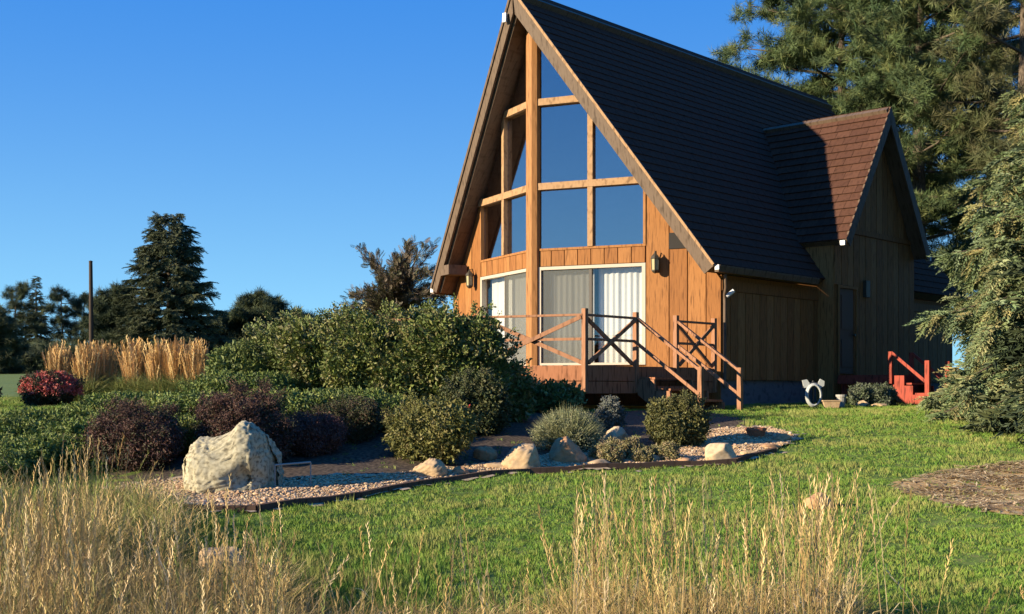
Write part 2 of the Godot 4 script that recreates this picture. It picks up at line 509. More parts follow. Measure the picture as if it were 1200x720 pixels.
func build_house():
	var h := thing("a_frame_house", "tall orange timber A-frame house with a glazed prow front and dark steep roof", "house")
	var ca := cos(atan(PROW))
	var sl := PITCH * ca                      # roof slope seen along the facade
	var top0 := RIDGE - 0.56
	var wall_end := 4.02 / ca
	var x0 := 0.15                            # edge of the middle post
	var xm := 1.30 / ca
	var xw := 2.44 / ca
	var door_top := SILL + 2.13
	var win_low := SILL + 2.585
	var bar_mid := SILL + 3.98
	var bar_top := SILL + 5.86
	var k := 0
	for side in [1.0, -1.0]:
		var f := facade(side)
		# dark backing behind the boards, so that the joints read as grooves
		var st := start()
		add_prism(st, clip_below(rect(xw + 0.02, 0.0, wall_end - 0.02, 9.0), top0, sl), f, -0.16, -0.03)
		add_prism(st, rect(x0, door_top + 0.06, xw + 0.02, win_low - 0.03), f, -0.16, -0.03)
		add_prism(st, rect(x0, 0.0, xw + 0.02, SILL - 0.02), f, -0.16, -0.03)
		obj("wall", st, M.backing, h)
		# boards outside the glazing
		var xs := [xw + 0.045, xw + 0.56, xw + 0.96, xw + 1.36, wall_end]
		for i in range(xs.size() - 1):
			var x_a: float = xs[i] + 0.011
			var x_b: float = minf(xs[i + 1] - 0.011, wall_end)
			var p := clip_below(rect(x_a, 0.02, x_b, 9.0), top0 - 0.01, sl)
			st = start()
			add_prism(st, p, f, -0.03, 0.004 + 0.003 * (i % 2))
			obj("board", st, M["siding_%d" % (k % 4)], h)
			k += 1
		# short boards between door and window
		var nb := 8
		for i in nb:
			var a: float = lerpf(x0 + 0.005, xw + 0.03, float(i) / nb) + 0.010
			var b: float = lerpf(x0 + 0.005, xw + 0.03, float(i + 1) / nb) - 0.010
			st = start()
			add_prism(st, rect(a, door_top + 0.075, b, win_low - 0.035), f, -0.03, 0.002)
			obj("board", st, M["siding_%d" % ((k * 3 + i) % 4)], h)
		k += 1
		# sill below the windows, bars between them
		st = start(); add_prism(st, rect(x0, win_low - 0.035, xw + 0.045, win_low + 0.015), f, -0.10, 0.022); obj("window_sill", st, M.siding_2, h)
		for yb in [bar_mid, bar_top]:
			var reach: float = minf((top0 - yb) / sl, xw + 0.035)
			var pl := clip_below(rect(x0, yb - 0.075, reach + 0.3, yb + 0.075), top0 - 0.005, sl)
			var pl2 := PackedVector2Array()
			for p in pl: pl2.append(Vector2(minf(p.x, xw + 0.20), p.y))
			st = start(); add_prism(st, pl2, f, -0.13, 0.05); obj("window_bar", st, M.trim, h)
		st = start()
		add_prism(st, clip_below(rect(xm - 0.06, win_low + 0.015, xm + 0.06, bar_mid - 0.077), top0, sl), f, -0.12, 0.042)
		obj("mullion", st, M.trim, h)
		st = start()
		add_prism(st, clip_below(rect(xm - 0.06, bar_mid + 0.077, xm + 0.06, 9.0), top0 - 0.01, sl), f, -0.12, 0.042)
		obj("mullion", st, M.trim, h)
		st = start(); add_prism(st, clip_below(rect(xw - 0.01, win_low + 0.015, xw + 0.045, 9.0), top0 - 0.01, sl), f, -0.12, 0.028); obj("window_jamb", st, M.post, h)
		# panes
		for c in [[x0 + 0.004, win_low + 0.016, xm - 0.061, bar_mid - 0.077], [xm + 0.061, win_low + 0.016, xw - 0.011, bar_mid - 0.077],
				[x0 + 0.004, bar_mid + 0.077, xm - 0.061, bar_top - 0.077], [xm + 0.061, bar_mid + 0.077, xw - 0.011, bar_top - 0.077], [x0 + 0.004, bar_top + 0.077, xw, 9.0]]:
			var p := clip_below(rect(c[0], c[1], c[2], c[3]), top0 - 0.01, sl)
			if p.size() < 3: continue
			st = start()
			add_prism(st, p, f, -0.075, -0.065)
			obj("window_pane", st, M.window_glass, h)
		# sliding door
		var dk := Node3D.new()
		dk.name = "sliding_door"
		h.add_child(dk, true)
		var dx0 := x0 + 0.004
		for r in [[dx0, SILL, dx0 + 0.07, door_top + 0.06], [xw - 0.04, SILL, xw + 0.04, door_top + 0.06], [dx0 + 0.07, door_top - 0.01, xw - 0.04, door_top + 0.06], [dx0 + 0.07, SILL, xw - 0.04, SILL + 0.05]]:
			st = start(); add_prism(st, rect(r[0], r[1], r[2], r[3]), f, -0.11, 0.02); obj("frame", st, M.door_frame, dk)
		var mid := (dx0 + xw) * 0.5
		st = start(); add_prism(st, rect(mid - 0.03, SILL + 0.05, mid + 0.03, door_top - 0.01), f, -0.10, -0.02); obj("meeting_stile", st, M.dark_frame, dk)
		for pr in [[dx0 + 0.07, mid - 0.03], [mid + 0.03, xw - 0.04]]:
			st = start(); add_prism(st, rect(pr[0], SILL + 0.05, pr[1], door_top - 0.01), f, -0.075, -0.065); obj("pane", st, M.door_glass, dk)
		st = start(); add_prism(st, rect(dx0 + 0.07, SILL + 0.05, mid - 0.03, door_top - 0.01), f, -0.028, -0.024); obj("insect_screen", st, M.insect_screen, dk)
		# vent block under the roof edge
		if side > 0:
			st = start(); add_prism(st, clip_below(rect(xw + 0.56, SILL + 2.46, xw + 1.30, SILL + 2.80), top0 - 0.012, sl), f, 0.011, 0.03); obj("vent", st, M.vent_black, h)
	# middle post, a five-sided timber that fills the angle of the prow
	var st := start()
	var post := PackedVector2Array([Vector2(-0.165, -0.10), Vector2(-0.165, 0.015), Vector2(-0.075, 0.095), Vector2(0.075, 0.095), Vector2(0.165, 0.015), Vector2(0.165, -0.10)])
	var stand := Transform3D(Basis(Vector3(1, 0, 0), Vector3(0, 0, -1), Vector3(0, 1, 0)), Vector3.ZERO)
	var flipped := PackedVector2Array()
	for p in post: flipped.append(Vector2(p.x, -p.y))
	add_prism(st, flipped, stand, 0.0, RIDGE - 0.62)
	obj("post", st, M.post, h)
	# side walls, back wall, foundation, floor
	for side in [1.0, -1.0]:
		var f := Transform3D(Basis(Vector3(0, 0, -1), Vector3.UP, Vector3(side, 0, 0)), Vector3(3.985 * side, 0, -1.50))
		st = start(); add_prism(st, rect(0.02, 0.53, 11.8, 2.74), f, -0.12, 0.0); obj("wall", st, M.backing, h)
		if side > 0:
			var n := 14
			for i in n:
				var a := 0.02 + i * 0.295
				st = start(); add_prism(st, rect(a + 0.01, 0.53, a + 0.285, 2.40), f, 0.0, 0.032 + 0.003 * (i % 2)); obj("side_board", st, M["siding_%d" % ((i * 5) % 4)], h)
			for i in 12:
				var a := 8.10 + i * 0.295
				st = start(); add_prism(st, rect(a + 0.01, 0.53, a + 0.285, 2.40), f, 0.0, 0.032 + 0.003 * (i % 2)); obj("side_board", st, M["siding_%d" % ((i * 3) % 4)], h)
			st = start(); add_prism(st, rect(-0.02, 2.41, 11.8, 2.63), f, 0.0, 0.05); obj("frieze_board", st, M.siding_1, h)
		st = start(); add_prism(st, rect(0.02, -0.4, 11.8, 0.528), f, -0.22, -0.01); obj("foundation", st, M.concrete, h)
	st = start()
	add_prism(st, PackedVector2Array([Vector2(-3.95, 0.0), Vector2(3.95, 0.0), Vector2(3.95, 2.6), Vector2(0, RIDGE - 0.6), Vector2(-3.95, 2.6)]), Transform3D(Basis.IDENTITY, Vector3(0, 0, -13.3)), -0.15, 0.0)
	obj("wall", st, M.inner_wall, h)
	st = start()
	add_prism(st, PackedVector2Array([Vector2(0, 0.20), Vector2(3.95, 1.62), Vector2(3.95, 13.29), Vector2(-3.95, 13.29), Vector2(-3.95, 1.62)]), Transform3D(Basis(Vector3(1, 0, 0), Vector3(0, 0, -1), Vector3(0, 1, 0)), Vector3.ZERO), SILL - 0.25, SILL - 0.01)
	obj("floor", st, M.inner_floor, h)
	for side in [1.0, -1.0]:
		st = start(); add_prism(st, rect(0.05, -0.5, wall_end - 0.03, 0.0), facade(side), -0.2, -0.035); obj("foundation", st, M.concrete, h)
	# roof
	var roof_len := 13.5
	for side in [1.0, -1.0]:
		var slope_len := 4.21 * sqrt(1.0 + PITCH * PITCH)
		var dn := Vector3(side, -PITCH, 0).normalized()
		var nn := Vector3(PITCH * side, 1, 0).normalized()
		# frame: x runs back from the front, y runs up the slope from the eave, z out of the roof
		var f := Transform3D(Basis(Vector3(0, 0, -1), -dn, nn), Vector3(0, RIDGE, 0) + dn * slope_len)
		var front_eave := 0.93
		var front_apex := -0.60
		var outline := PackedVector2Array([Vector2(front_eave + 0.05, 0), Vector2(roof_len, 0), Vector2(roof_len, slope_len), Vector2(front_apex + 0.05, slope_len)])
		var roof := Node3D.new()
		roof.name = "roof"
		h.add_child(roof, true)
		st = start(); add_prism(st, outline, f, -0.28, -0.05); obj("deck", st, M.fascia, roof)
		# shingle courses
		st = start()
		var row := 0.0
		var r_i := 0
		while row < slope_len - 0.02:
			var t := row / slope_len
			var xa: float = lerpf(front_eave, front_apex, t) - 0.03
			var y1: float = minf(row + 0.30, slope_len)
			var x := xa
			while x < roof_len:
				var w := rng.randf_range(0.26, 0.40)
				var xb: float = minf(x + w, roof_len + 0.03)
				var lift := rng.randf_range(0.0, 0.006)
				var a := f * Vector3(x + 0.004, row, 0.005 + lift)
				var b := f * Vector3(xb - 0.004, row, 0.005 + lift)
				var c := f * Vector3(xb - 0.004, y1, -0.018)
				var e := f * Vector3(x + 0.004, y1, -0.018)
				var lo := f.basis * Vector3(0, 0, -0.05)
				quad(st, a, b, c, e, nn)
				quad(st, a, b, b + lo, a + lo, dn)
				quad(st, a, e, e + lo, a + lo, Vector3(0, 0, 1))
				x = xb
			row += 0.225
			r_i += 1
		stuff(obj("shingles", st, M.shingle_0, roof))
		# rake boards along the front edge
		var p0 := f * Vector3(front_eave, -0.03, 0)
		var p1 := f * Vector3(front_apex, slope_len, 0)
		var along := (p1 - p0).normalized()
		var low := f.basis.z * -1.0
		var out := along.cross(low).normalized()
		if out.z < 0: out = -out
		var ff := Transform3D(Basis(along, -low, out), p0)
		var L := p0.distance_to(p1)
		st = start(); add_prism(st, PackedVector2Array([Vector2(0, -0.30 if side > 0 else -0.22), Vector2(L - 0.44, -0.30 if side > 0 else -0.22), Vector2(L, 0.0), Vector2(0, 0.0)]), ff, -0.02, 0.045); obj("rake_board", st, M.fascia, roof)
		st = start(); add_prism(st, PackedVector2Array([Vector2(0.02, -0.035), Vector2(L, -0.035), Vector2(L, 0.022), Vector2(0.02, 0.022)]), ff, 0.046, 0.075); obj("drip_edge", st, M.trim if side > 0 else M.fascia, roof)
		# gutter along the eave
		var g0 := f * Vector3(front_eave + 0.02, -0.02, -0.02)
		st = start()
		add_prism(st, PackedVector2Array([Vector2(-0.01, -0.14), Vector2(0.08, -0.14), Vector2(0.12, -0.02), Vector2(0.12, 0.0), Vector2(-0.01, 0.0)]), Transform3D(Basis(Vector3(side, 0, 0), Vector3.UP, Vector3(0, 0, -1)), g0), 0.0, 4.15 if side > 0 else 12.4)
		obj("gutter", st, M.fascia, roof)
		st = start(); add_box(st, Transform3D(Basis.IDENTITY, g0 + Vector3(0.055 * side, -0.05, 0.012)), Vector3(0.10, 0.10, 0.02)); obj("gutter_cap", st, M.white_metal, roof)
	# purlin block at the left eave, ridge cap, small white plate below the apex
	st = start(); add_box(st, Transform3D(Basis(facade(-1).basis.x, Vector3.UP, facade(-1).basis.z), Vector3(-3.45, RIDGE - PITCH * 3.45 - 0.75, -0.92)), Vector3(0.5, 0.24, 0.5)); obj("beam_end", st, M.fascia, h)
	st = start()
	add_prism(st, PackedVector2Array([Vector2(-0.14, -0.17), Vector2(0, 0.04), Vector2(0.14, -0.17), Vector2(0.14, -0.145), Vector2(0, 0.065), Vector2(-0.14, -0.145)]), Transform3D(Basis.IDENTITY, Vector3(0, RIDGE, 0)), -13.5, 0.62)
	obj("ridge_cap", st, M.shingle_0, h)
	st = start(); add_box(st, Transform3D(Basis(Vector3(0, 0, 1), -0.05), Vector3(-0.27, RIDGE - 0.56, 0.60)), Vector3(0.10, 0.20, 0.05)); obj("apex_plate", st, M.white_metal, h)
	# downspout on the right front corner
	st = start()
	add_tube(st, [Vector3(4.22, 2.72, -1.3), Vector3(4.20, 2.45, -1.36), Vector3(4.08, 2.32, -1.50), Vector3(4.07, 2.2, -1.52), Vector3(4.07, 0.35, -1.52)], [0.035, 0.035, 0.035, 0.035, 0.035], 8)
	obj("downspout", st, M.fascia, h)
	st = start(); add_tube(st, [Vector3(4.23, 2.40, -1.62), Vector3(4.10, 2.28, -1.54)], [0.045, 0.045], 8); obj("downspout_elbow", st, M.white_metal, h)
	build_dormer(h)
	build_lantern(facade(1) * Vector3(xw + 0.30, SILL + 2.12, 0.0), facade(1).basis.z, "brass wall lantern on orange boards beside the unscreened white curtained door")
	build_lantern(facade(-1) * Vector3(xw + 0.33, SILL + 2.12, 0.0), facade(-1).basis.z, "dark wall lantern on the boards under the low shaded roof overhang")
	# curtains hang inside the doors
	for side in [1.0, -1.0]:
		var f := facade(side)
		for c in [[x0 + 0.20, (x0 + xw) * 0.5 + 0.02, 0], [(x0 + xw) * 0.5 + 0.12 if side > 0 else (x0 + xw) * 0.5 + 0.06, xw - 0.10, 1]]:
			var cs := start()
			var n := 46
			for i in n:
				var q := []
				for j in 2:
					var xx: float = lerpf(c[0], c[1], float(i + j) / n)
					q.append(Vector2(xx, -0.24 + 0.014 * sin(xx * 46.0) + 0.012 * sin(xx * 17.0 + 1.0)))
				var nrm := f.basis * Vector3(-(q[1].y - q[0].y), 0, q[1].x - q[0].x).normalized()
				quad(cs, f * Vector3(q[0].x, SILL + 0.03, q[0].y), f * Vector3(q[1].x, SILL + 0.03, q[1].y), f * Vector3(q[1].x, door_top, q[1].y), f * Vector3(q[0].x, door_top, q[0].y), nrm)
				quad(cs, f * Vector3(q[0].x, SILL + 0.03, q[0].y - 0.004), f * Vector3(q[1].x, SILL + 0.03, q[1].y - 0.004), f * Vector3(q[1].x, door_top, q[1].y - 0.004), f * Vector3(q[0].x, door_top, q[0].y - 0.004), -nrm)
			var cu := obj(numbered("curtain"), cs, M.curtain, self)
			var where := "of the door beside the deck steps" if side > 0 else "of the door beside the big bush"
			cu.set_meta("label", ("pleated cream curtain behind the screened half " if c[2] == 0 else "bright cream curtain behind the unscreened half ") + where)
			cu.set_meta("category", "curtain")
			cu.set_meta("group", "curtains inside the sliding doors")
func build_dormer(h: Node3D):
	var zc := -7.7
	var xf := 4.8
	var xw := 4.42
	var ridge := 7.22
	var half := 2.28
	var eave := 3.78
	var p := (ridge - eave) / half
	# wall with its gable; f: x runs back (-z), y up, z outwards (+x)
	var f := Transform3D(Basis(Vector3(0, 0, -1), Vector3.UP, Vector3(1, 0, 0)), Vector3(xw, 0, zc))
	var st := start()
	add_prism(st, PackedVector2Array([Vector2(-2.12, -0.3), Vector2(2.12, -0.3), Vector2(2.12, ridge - p * 2.12 - 0.3), Vector2(0, ridge - 0.3), Vector2(-2.12, ridge - p * 2.12 - 0.3)]), f, -0.14, 0.0)
	obj("dormer_wall", st, M.backing, h)
	for s in [-1.0, 1.0]:
		st = start()
		var fs := Transform3D(Basis(Vector3(1, 0, 0), Vector3.UP, Vector3(0, 0, -s)), Vector3(0, 0, zc - s * 2.12))
		add_prism(st, rect(3.4, -0.3, xw - 0.005, ridge - p * 2.12 - 0.3), fs, -0.10, 0.012)
		obj("dormer_cheek", st, M.siding_2, h)
	var n := 14
	for i in n:
		var a: float = lerpf(-2.12, 2.12, float(i) / n) + 0.01
		var b: float = lerpf(-2.12, 2.12, float(i + 1) / n) - 0.01
		var y0 := 0.5
		var mid := (a + b) * 0.5
		if mid > -1.98 and mid < -1.06: y0 = 2.78
		st = start(); add_prism(st, rect(a, y0, b, 4.02), f, 0.0, 0.032 + 0.003 * (i % 2)); obj("dormer_board", st, M["siding_%d" % ((i * 7) % 4)], h)
		var t := clip_below(clip_flip(rect(a, 4.16, b, 8.0), ridge - 0.32, p), ridge - 0.32, p)
		if t.size() >= 3:
			st = start(); add_prism(st, t, f, 0.0, 0.03 + 0.003 * (i % 2)); obj("gable_board", st, M["siding_%d" % ((i * 3 + 1) % 4)], h)
	st = start(); add_prism(st, rect(-2.02, 4.03, 2.02, 4.15), f, 0.0, 0.06); obj("gable_band", st, M.siding_1, h)
	# side door under the dormer
	var door := Node3D.new()
	door.name = "side_door"
	h.add_child(door, true)
	st = start(); add_prism(st, rect(-1.93, 0.70, -1.11, 2.70), f, 0.0, 0.025); obj("leaf", st, M.door_brown, door)
	for r in [[-1.99, 0.66, -1.935, 2.77], [-1.105, 0.66, -1.05, 2.77], [-1.935, 2.705, -1.105, 2.77]]:
		st = start(); add_prism(st, rect(r[0], r[1], r[2], r[3]), f, 0.036, 0.065); obj("frame", st, M.siding_0, door)
	for r in [[-1.80, 0.86, -1.24, 1.50], [-1.80, 1.74, -1.24, 2.54]]:
		st = start(); add_prism(st, rect(r[0], r[1], r[2], r[3]), f, 0.0252, 0.036); obj("panel", st, M.door_brown, door)
	st = start(); add_tube(st, [f * Vector3(-1.20, 1.62, 0.02), f * Vector3(-1.20, 1.62, 0.085)], [0.03, 0.035], 8); obj("handle", st, M.lantern_metal, door)
	st = start(); add_prism(st, rect(-0.72, 2.55, -0.52, 2.95), f, 0.036, 0.12); obj("porch_light", st, M.lantern_metal, h)
	# roof of the dormer
	for s in [1.0, -1.0]:                       # 1: the slope that faces the deck
		var roof := Node3D.new()
		roof.name = "dormer_roof"
		h.add_child(roof, true)
		var dn := Vector3(0, -p, s).normalized()
		var nn := Vector3(0, 1, p * s).normalized()
		var len := half * sqrt(1 + p * p)
		# frame: x along the ridge towards the front of the dormer, y up the slope, z outwards
		var fr := Transform3D(Basis(Vector3(1, 0, 0), -dn, nn), Vector3(0, ridge, zc) + dn * len)
		# the main roof is met at x where its height equals that of this slope
		var met := func(t: float) -> float: return (RIDGE - lerpf(eave, ridge, t)) / PITCH
		st = start(); add_prism(st, PackedVector2Array([Vector2(met.call(0.0) - 0.15, 0), Vector2(xf - 0.02, 0), Vector2(xf - 0.02, len), Vector2(met.call(1.0) - 0.15, len)]), fr, -0.20, -0.035); obj("deck", st, M.fascia, roof)
		var row := 0.0
		var ri := 0
		while row < len - 0.05:
			var t := row / len
			var x: float = met.call(t) - 0.1
			var y1: float = minf(row + 0.29, len + 0.01)
			x -= rng.randf_range(0.0, 0.2)
			while x < xf:
				var xb: float = minf(x + rng.randf_range(0.30, 0.46), xf + 0.03)
				if xf + 0.03 - xb < 0.12: xb = xf + 0.03
				var lift := rng.randf_range(0.0, 0.008)
				st = start()
				var a := fr * Vector3(x + 0.004, row, 0.016 + lift)
				var b := fr * Vector3(xb - 0.004, row, 0.016 + lift)
				var c := fr * Vector3(xb - 0.004, y1, -0.022)
				var e := fr * Vector3(x + 0.004, y1, -0.022)
				var lo := nn * -0.028
				quad(st, a, b, c, e, nn)
				quad(st, a, b, b + lo, a + lo, dn)
				quad(st, a, e, e + lo, a + lo, Vector3(-1, 0, 0))
				quad(st, b, c, c + lo, b + lo, Vector3(1, 0, 0))
				obj("shingle", st, M["shingle_%d" % (rng.randi() % 4)], roof)
				x = xb
			row += 0.235
			ri += 1
		var p0 := fr * Vector3(xf, -0.02, 0)
		var p1 := fr * Vector3(xf, len, 0)
		st = start(); add_prism(st, PackedVector2Array([Vector2(0, -0.24), Vector2(len - 0.3, -0.24), Vector2(len, 0), Vector2(0, 0)]), Transform3D(Basis(-dn, nn, Vector3(1, 0, 0)), p0), -0.01, 0.03); obj("rake_board", st, M.fascia, roof)
		st = start(); add_box(st, Transform3D(Basis.IDENTITY, p0 + Vector3(-0.05, -0.07, 0.03 * s)), Vector3(0.12, 0.11, 0.05)); obj("gutter_cap", st, M.white_metal, roof)
func clip_flip(poly: PackedVector2Array, y0: float, slope: float) -> PackedVector2Array:
	var a := PackedVector2Array()
	for p in poly: a.append(Vector2(-p.x, p.y))
	a = clip_below(a, y0, slope)
	var b := PackedVector2Array()
	for p in a: b.append(Vector2(-p.x, p.y))
	return b
func build_lantern(p: Vector3, n: Vector3, label: String):
	var t := thing("wall_lantern", label, "lantern", "wall lanterns on the front", p)
	var st := start()
	add_box(st, Transform3D(Basis(n.cross(Vector3.UP).normalized() * -1.0, Vector3.UP, n), n * 0.022), Vector3(0.09, 0.30, 0.03))
	obj("back_plate", st, M.lantern_metal, t)
	st = start(); add_tube(st, [n * 0.03 + Vector3.UP * 0.06, n * 0.10 + Vector3.UP * 0.30, n * 0.17 + Vector3.UP * 0.27], [0.012, 0.012, 0.012], 6); obj("arm", st, M.lantern_metal, t)
	var f := Transform3D(Basis.IDENTITY, n * 0.17)
	st = start(); add_lathe(st, [[0.0, -0.19], [0.05, -0.17], [0.085, -0.13], [0.085, -0.11]], f, 6); obj("base", st, M.lantern_metal, t)
	st = start(); add_lathe(st, [[0.075, -0.11], [0.085, 0.13]], f, 6); obj("glass", st, M.lantern_glass, t)
	st = start(); add_lathe(st, [[0.11, 0.125], [0.085, 0.18], [0.03, 0.24], [0.0, 0.30]], f, 6); obj("cap", st, M.lantern_metal, t)
	for k in 6:
		var a := TAU * k / 6.0
		st = start(); add_tube(st, [f * Vector3(cos(a) * 0.08, -0.11, sin(a) * 0.08), f * Vector3(cos(a) * 0.09, 0.13, sin(a) * 0.09)], [0.008, 0.008], 4); obj("bar", st, M.lantern_metal, t)

# ------------------------------------------------------------------ deck and porch
func beam(called: String, a: Vector3, b: Vector3, w: float, h: float, m: Material, parent: Node):
	var st := start()
	add_beam(st, a, b, w, h)
	return obj(called, st, m, parent)
func rail_bay(t: Node3D, a: Vector3, b: Vector3, m: Material):
	# top rail, middle rail and crossed braces between two posts
	var up := Vector3.UP
	var e := (b - a).normalized()
	var side := e.cross(up).normalized()
	beam("rail", a + up * 0.915 + e * 0.045, b + up * 0.915 - e * 0.045, 0.09, 0.04, m, t)
	beam("rail", a + up * 0.475 + e * 0.045, b + up * 0.475 - e * 0.045, 0.035, 0.05, m, t)
	beam("brace", a + up * 0.04 + e * 0.06 + side * 0.037, b + up * 0.88 - e * 0.06 + side * 0.037, 0.034, 0.075, m, t)
	beam("brace", a + up * 0.88 + e * 0.06 - side * 0.037, b + up * 0.04 - e * 0.06 - side * 0.037, 0.034, 0.075, m, t)
func build_deck():
	var t := thing("wooden_deck", "raised wooden deck with crossed-brace railing and steps round the glazed front", "deck")
	var y := DECK
	var za := 4.45
	# floor planks
	var z := -1.38
	while z < za - 0.1:
		var zm := z + 0.07
		var xmax: float = minf(3.93, (za - 0.06 - zm - 0.07) / PROW)
		var xin := 0.0
		if zm < 0.2: xin = (0.2 - zm) / PROW
		if xmax > 0.1:
			if xin > 0.02:
				if xmax - xin > 0.1:
					for s in [1.0, -1.0]: beam("plank", Vector3(xin * s, y - 0.02, zm), Vector3(xmax * s, y - 0.02, zm), 0.132, 0.036, M.deck_wood, t)
			else:
				beam("plank", Vector3(-xmax, y - 0.02, zm), Vector3(xmax, y - 0.02, zm), 0.132, 0.036, M.deck_wood, t)
		z += 0.14
	# fascia boards and joists
	var A := Vector3(4.0, 0, 3.0)
	var B := Vector3(0, 0, za)
	var C := Vector3(-4.0, 0, 3.0)
	var D := Vector3(4.0, 0, -1.30)
	var E2 := Vector3(-4.0, 0, -1.30)
	for s in [[A, B], [B, C], [C, E2], [A, D]]:
		var e: Vector3 = (s[1] - s[0]).normalized() * 0.02
		beam("fascia_board", s[0] + Vector3.UP * (y - 0.15) + e, s[1] + Vector3.UP * (y - 0.15) - e, 0.04, 0.27, M.deck_wood, t)
		beam("fascia_board", s[0] + Vector3.UP * (y - 0.41) + e, s[1] + Vector3.UP * (y - 0.41) - e, 0.038, 0.22, M.deck_wood, t)
	for x in [-2.8, -1.4, 0.0, 1.4, 2.8]:
		var zf: float = za - PROW * absf(x) - 0.1
		beam("joist", Vector3(x, y - 0.14, 0.25 - PROW * absf(x)), Vector3(x, y - 0.14, zf), 0.05, 0.18, M.deck_wood, t)
		beam("deck_post", Vector3(x, ground(x, zf - 0.3) - 0.2, zf - 0.3), Vector3(x, y - 0.235, zf - 0.3), 0.10, 0.10, M.deck_wood, t)
	# railing posts
	var mid := (A + B) * 0.5
	var mid2 := (B + C) * 0.5
	for p in [A, mid, B, mid2, C, Vector3(4.0, 0, 1.47), Vector3(4.0, 0, 0.14), Vector3(4.0, 0, -1.22), Vector3(-4.0, 0, 0.9), Vector3(-4.0, 0, -1.22)]:
		var low: float = y - 0.5
		beam("rail_post", p + Vector3.UP * low, p + Vector3.UP * (y + 1.03), 0.088, 0.088, M.rail_wood, t)
	var u := Vector3.UP * y
	rail_bay(t, A + u, mid + u, M.rail_wood)
	rail_bay(t, mid + u, B + u, M.rail_wood)
	rail_bay(t, B + u, mid2 + u, M.rail_wood)
	rail_bay(t, mid2 + u, C + u, M.rail_wood)
	rail_bay(t, A + u, Vector3(4.0, y, 1.47), M.rail_wood)
	rail_bay(t, Vector3(4.0, y, 0.14), Vector3(4.0, y, -1.22), M.rail_wood)
	rail_bay(t, C + u, Vector3(-4.0, y, 0.9), M.rail_wood)
	rail_bay(t, Vector3(-4.0, y, 0.9), Vector3(-4.0, y, -1.22), M.rail_wood)
	# steps down to the lawn
	var g := ground(5.4, 0.8)
	var rise := (y - g) / 4.0
	for i in 3:
		var ty := y - rise * (i + 1)
		var tx := 4.06 + 0.36 * i
		for k in 2:
			beam("tread", Vector3(tx + 0.09 + 0.175 * k, ty - 0.02, 0.20), Vector3(tx + 0.09 + 0.175 * k, ty - 0.02, 1.41), 0.165, 0.04, M.deck_wood, t)
		if i > 0: beam("riser", Vector3(tx + 0.03, ty - rise * 0.5 + 0.075, 0.22), Vector3(tx + 0.03, ty - rise * 0.5 + 0.075, 1.39), 0.025, rise - 0.06, M.deck_wood, t)
	for zz in [0.18, 1.43]:
		var st := start()
		var o := PackedVector2Array([Vector2(4.03, y - 0.05), Vector2(4.03, y - 0.55)])
		o.append(Vector2(4.55, g - 0.03)); o.append(Vector2(5.16, g - 0.03))
		for i in range(2, -1, -1):
			o.append(Vector2(4.06 + 0.36 * (i + 1), y - rise * (i + 1) - 0.045))
			o.append(Vector2(4.06 + 0.36 * i + 0.015, y - rise * (i + 1) - 0.045))
		o[o.size() - 1] = Vector2(4.03, y - rise - 0.045)
		add_prism(st, o, Transform3D(Basis.IDENTITY, Vector3(0, 0, zz)), -0.025, 0.025)
		obj("stringer", st, M.rail_wood, t)
	for zz in [0.14, 1.47]:
		beam("stair_post", Vector3(5.48, g - 0.15, zz), Vector3(5.48, g + 0.83, zz), 0.088, 0.088, M.rail_wood, t)
		beam("stair_rail", Vector3(4.05, y + 0.90, zz), Vector3(5.44, g + 0.79, zz), 0.07, 0.05, M.rail_wood, t)
		beam("stair_rail", Vector3(4.05, y + 0.42, zz), Vector3(5.44, g + 0.33, zz), 0.036, 0.06, M.rail_wood, t)
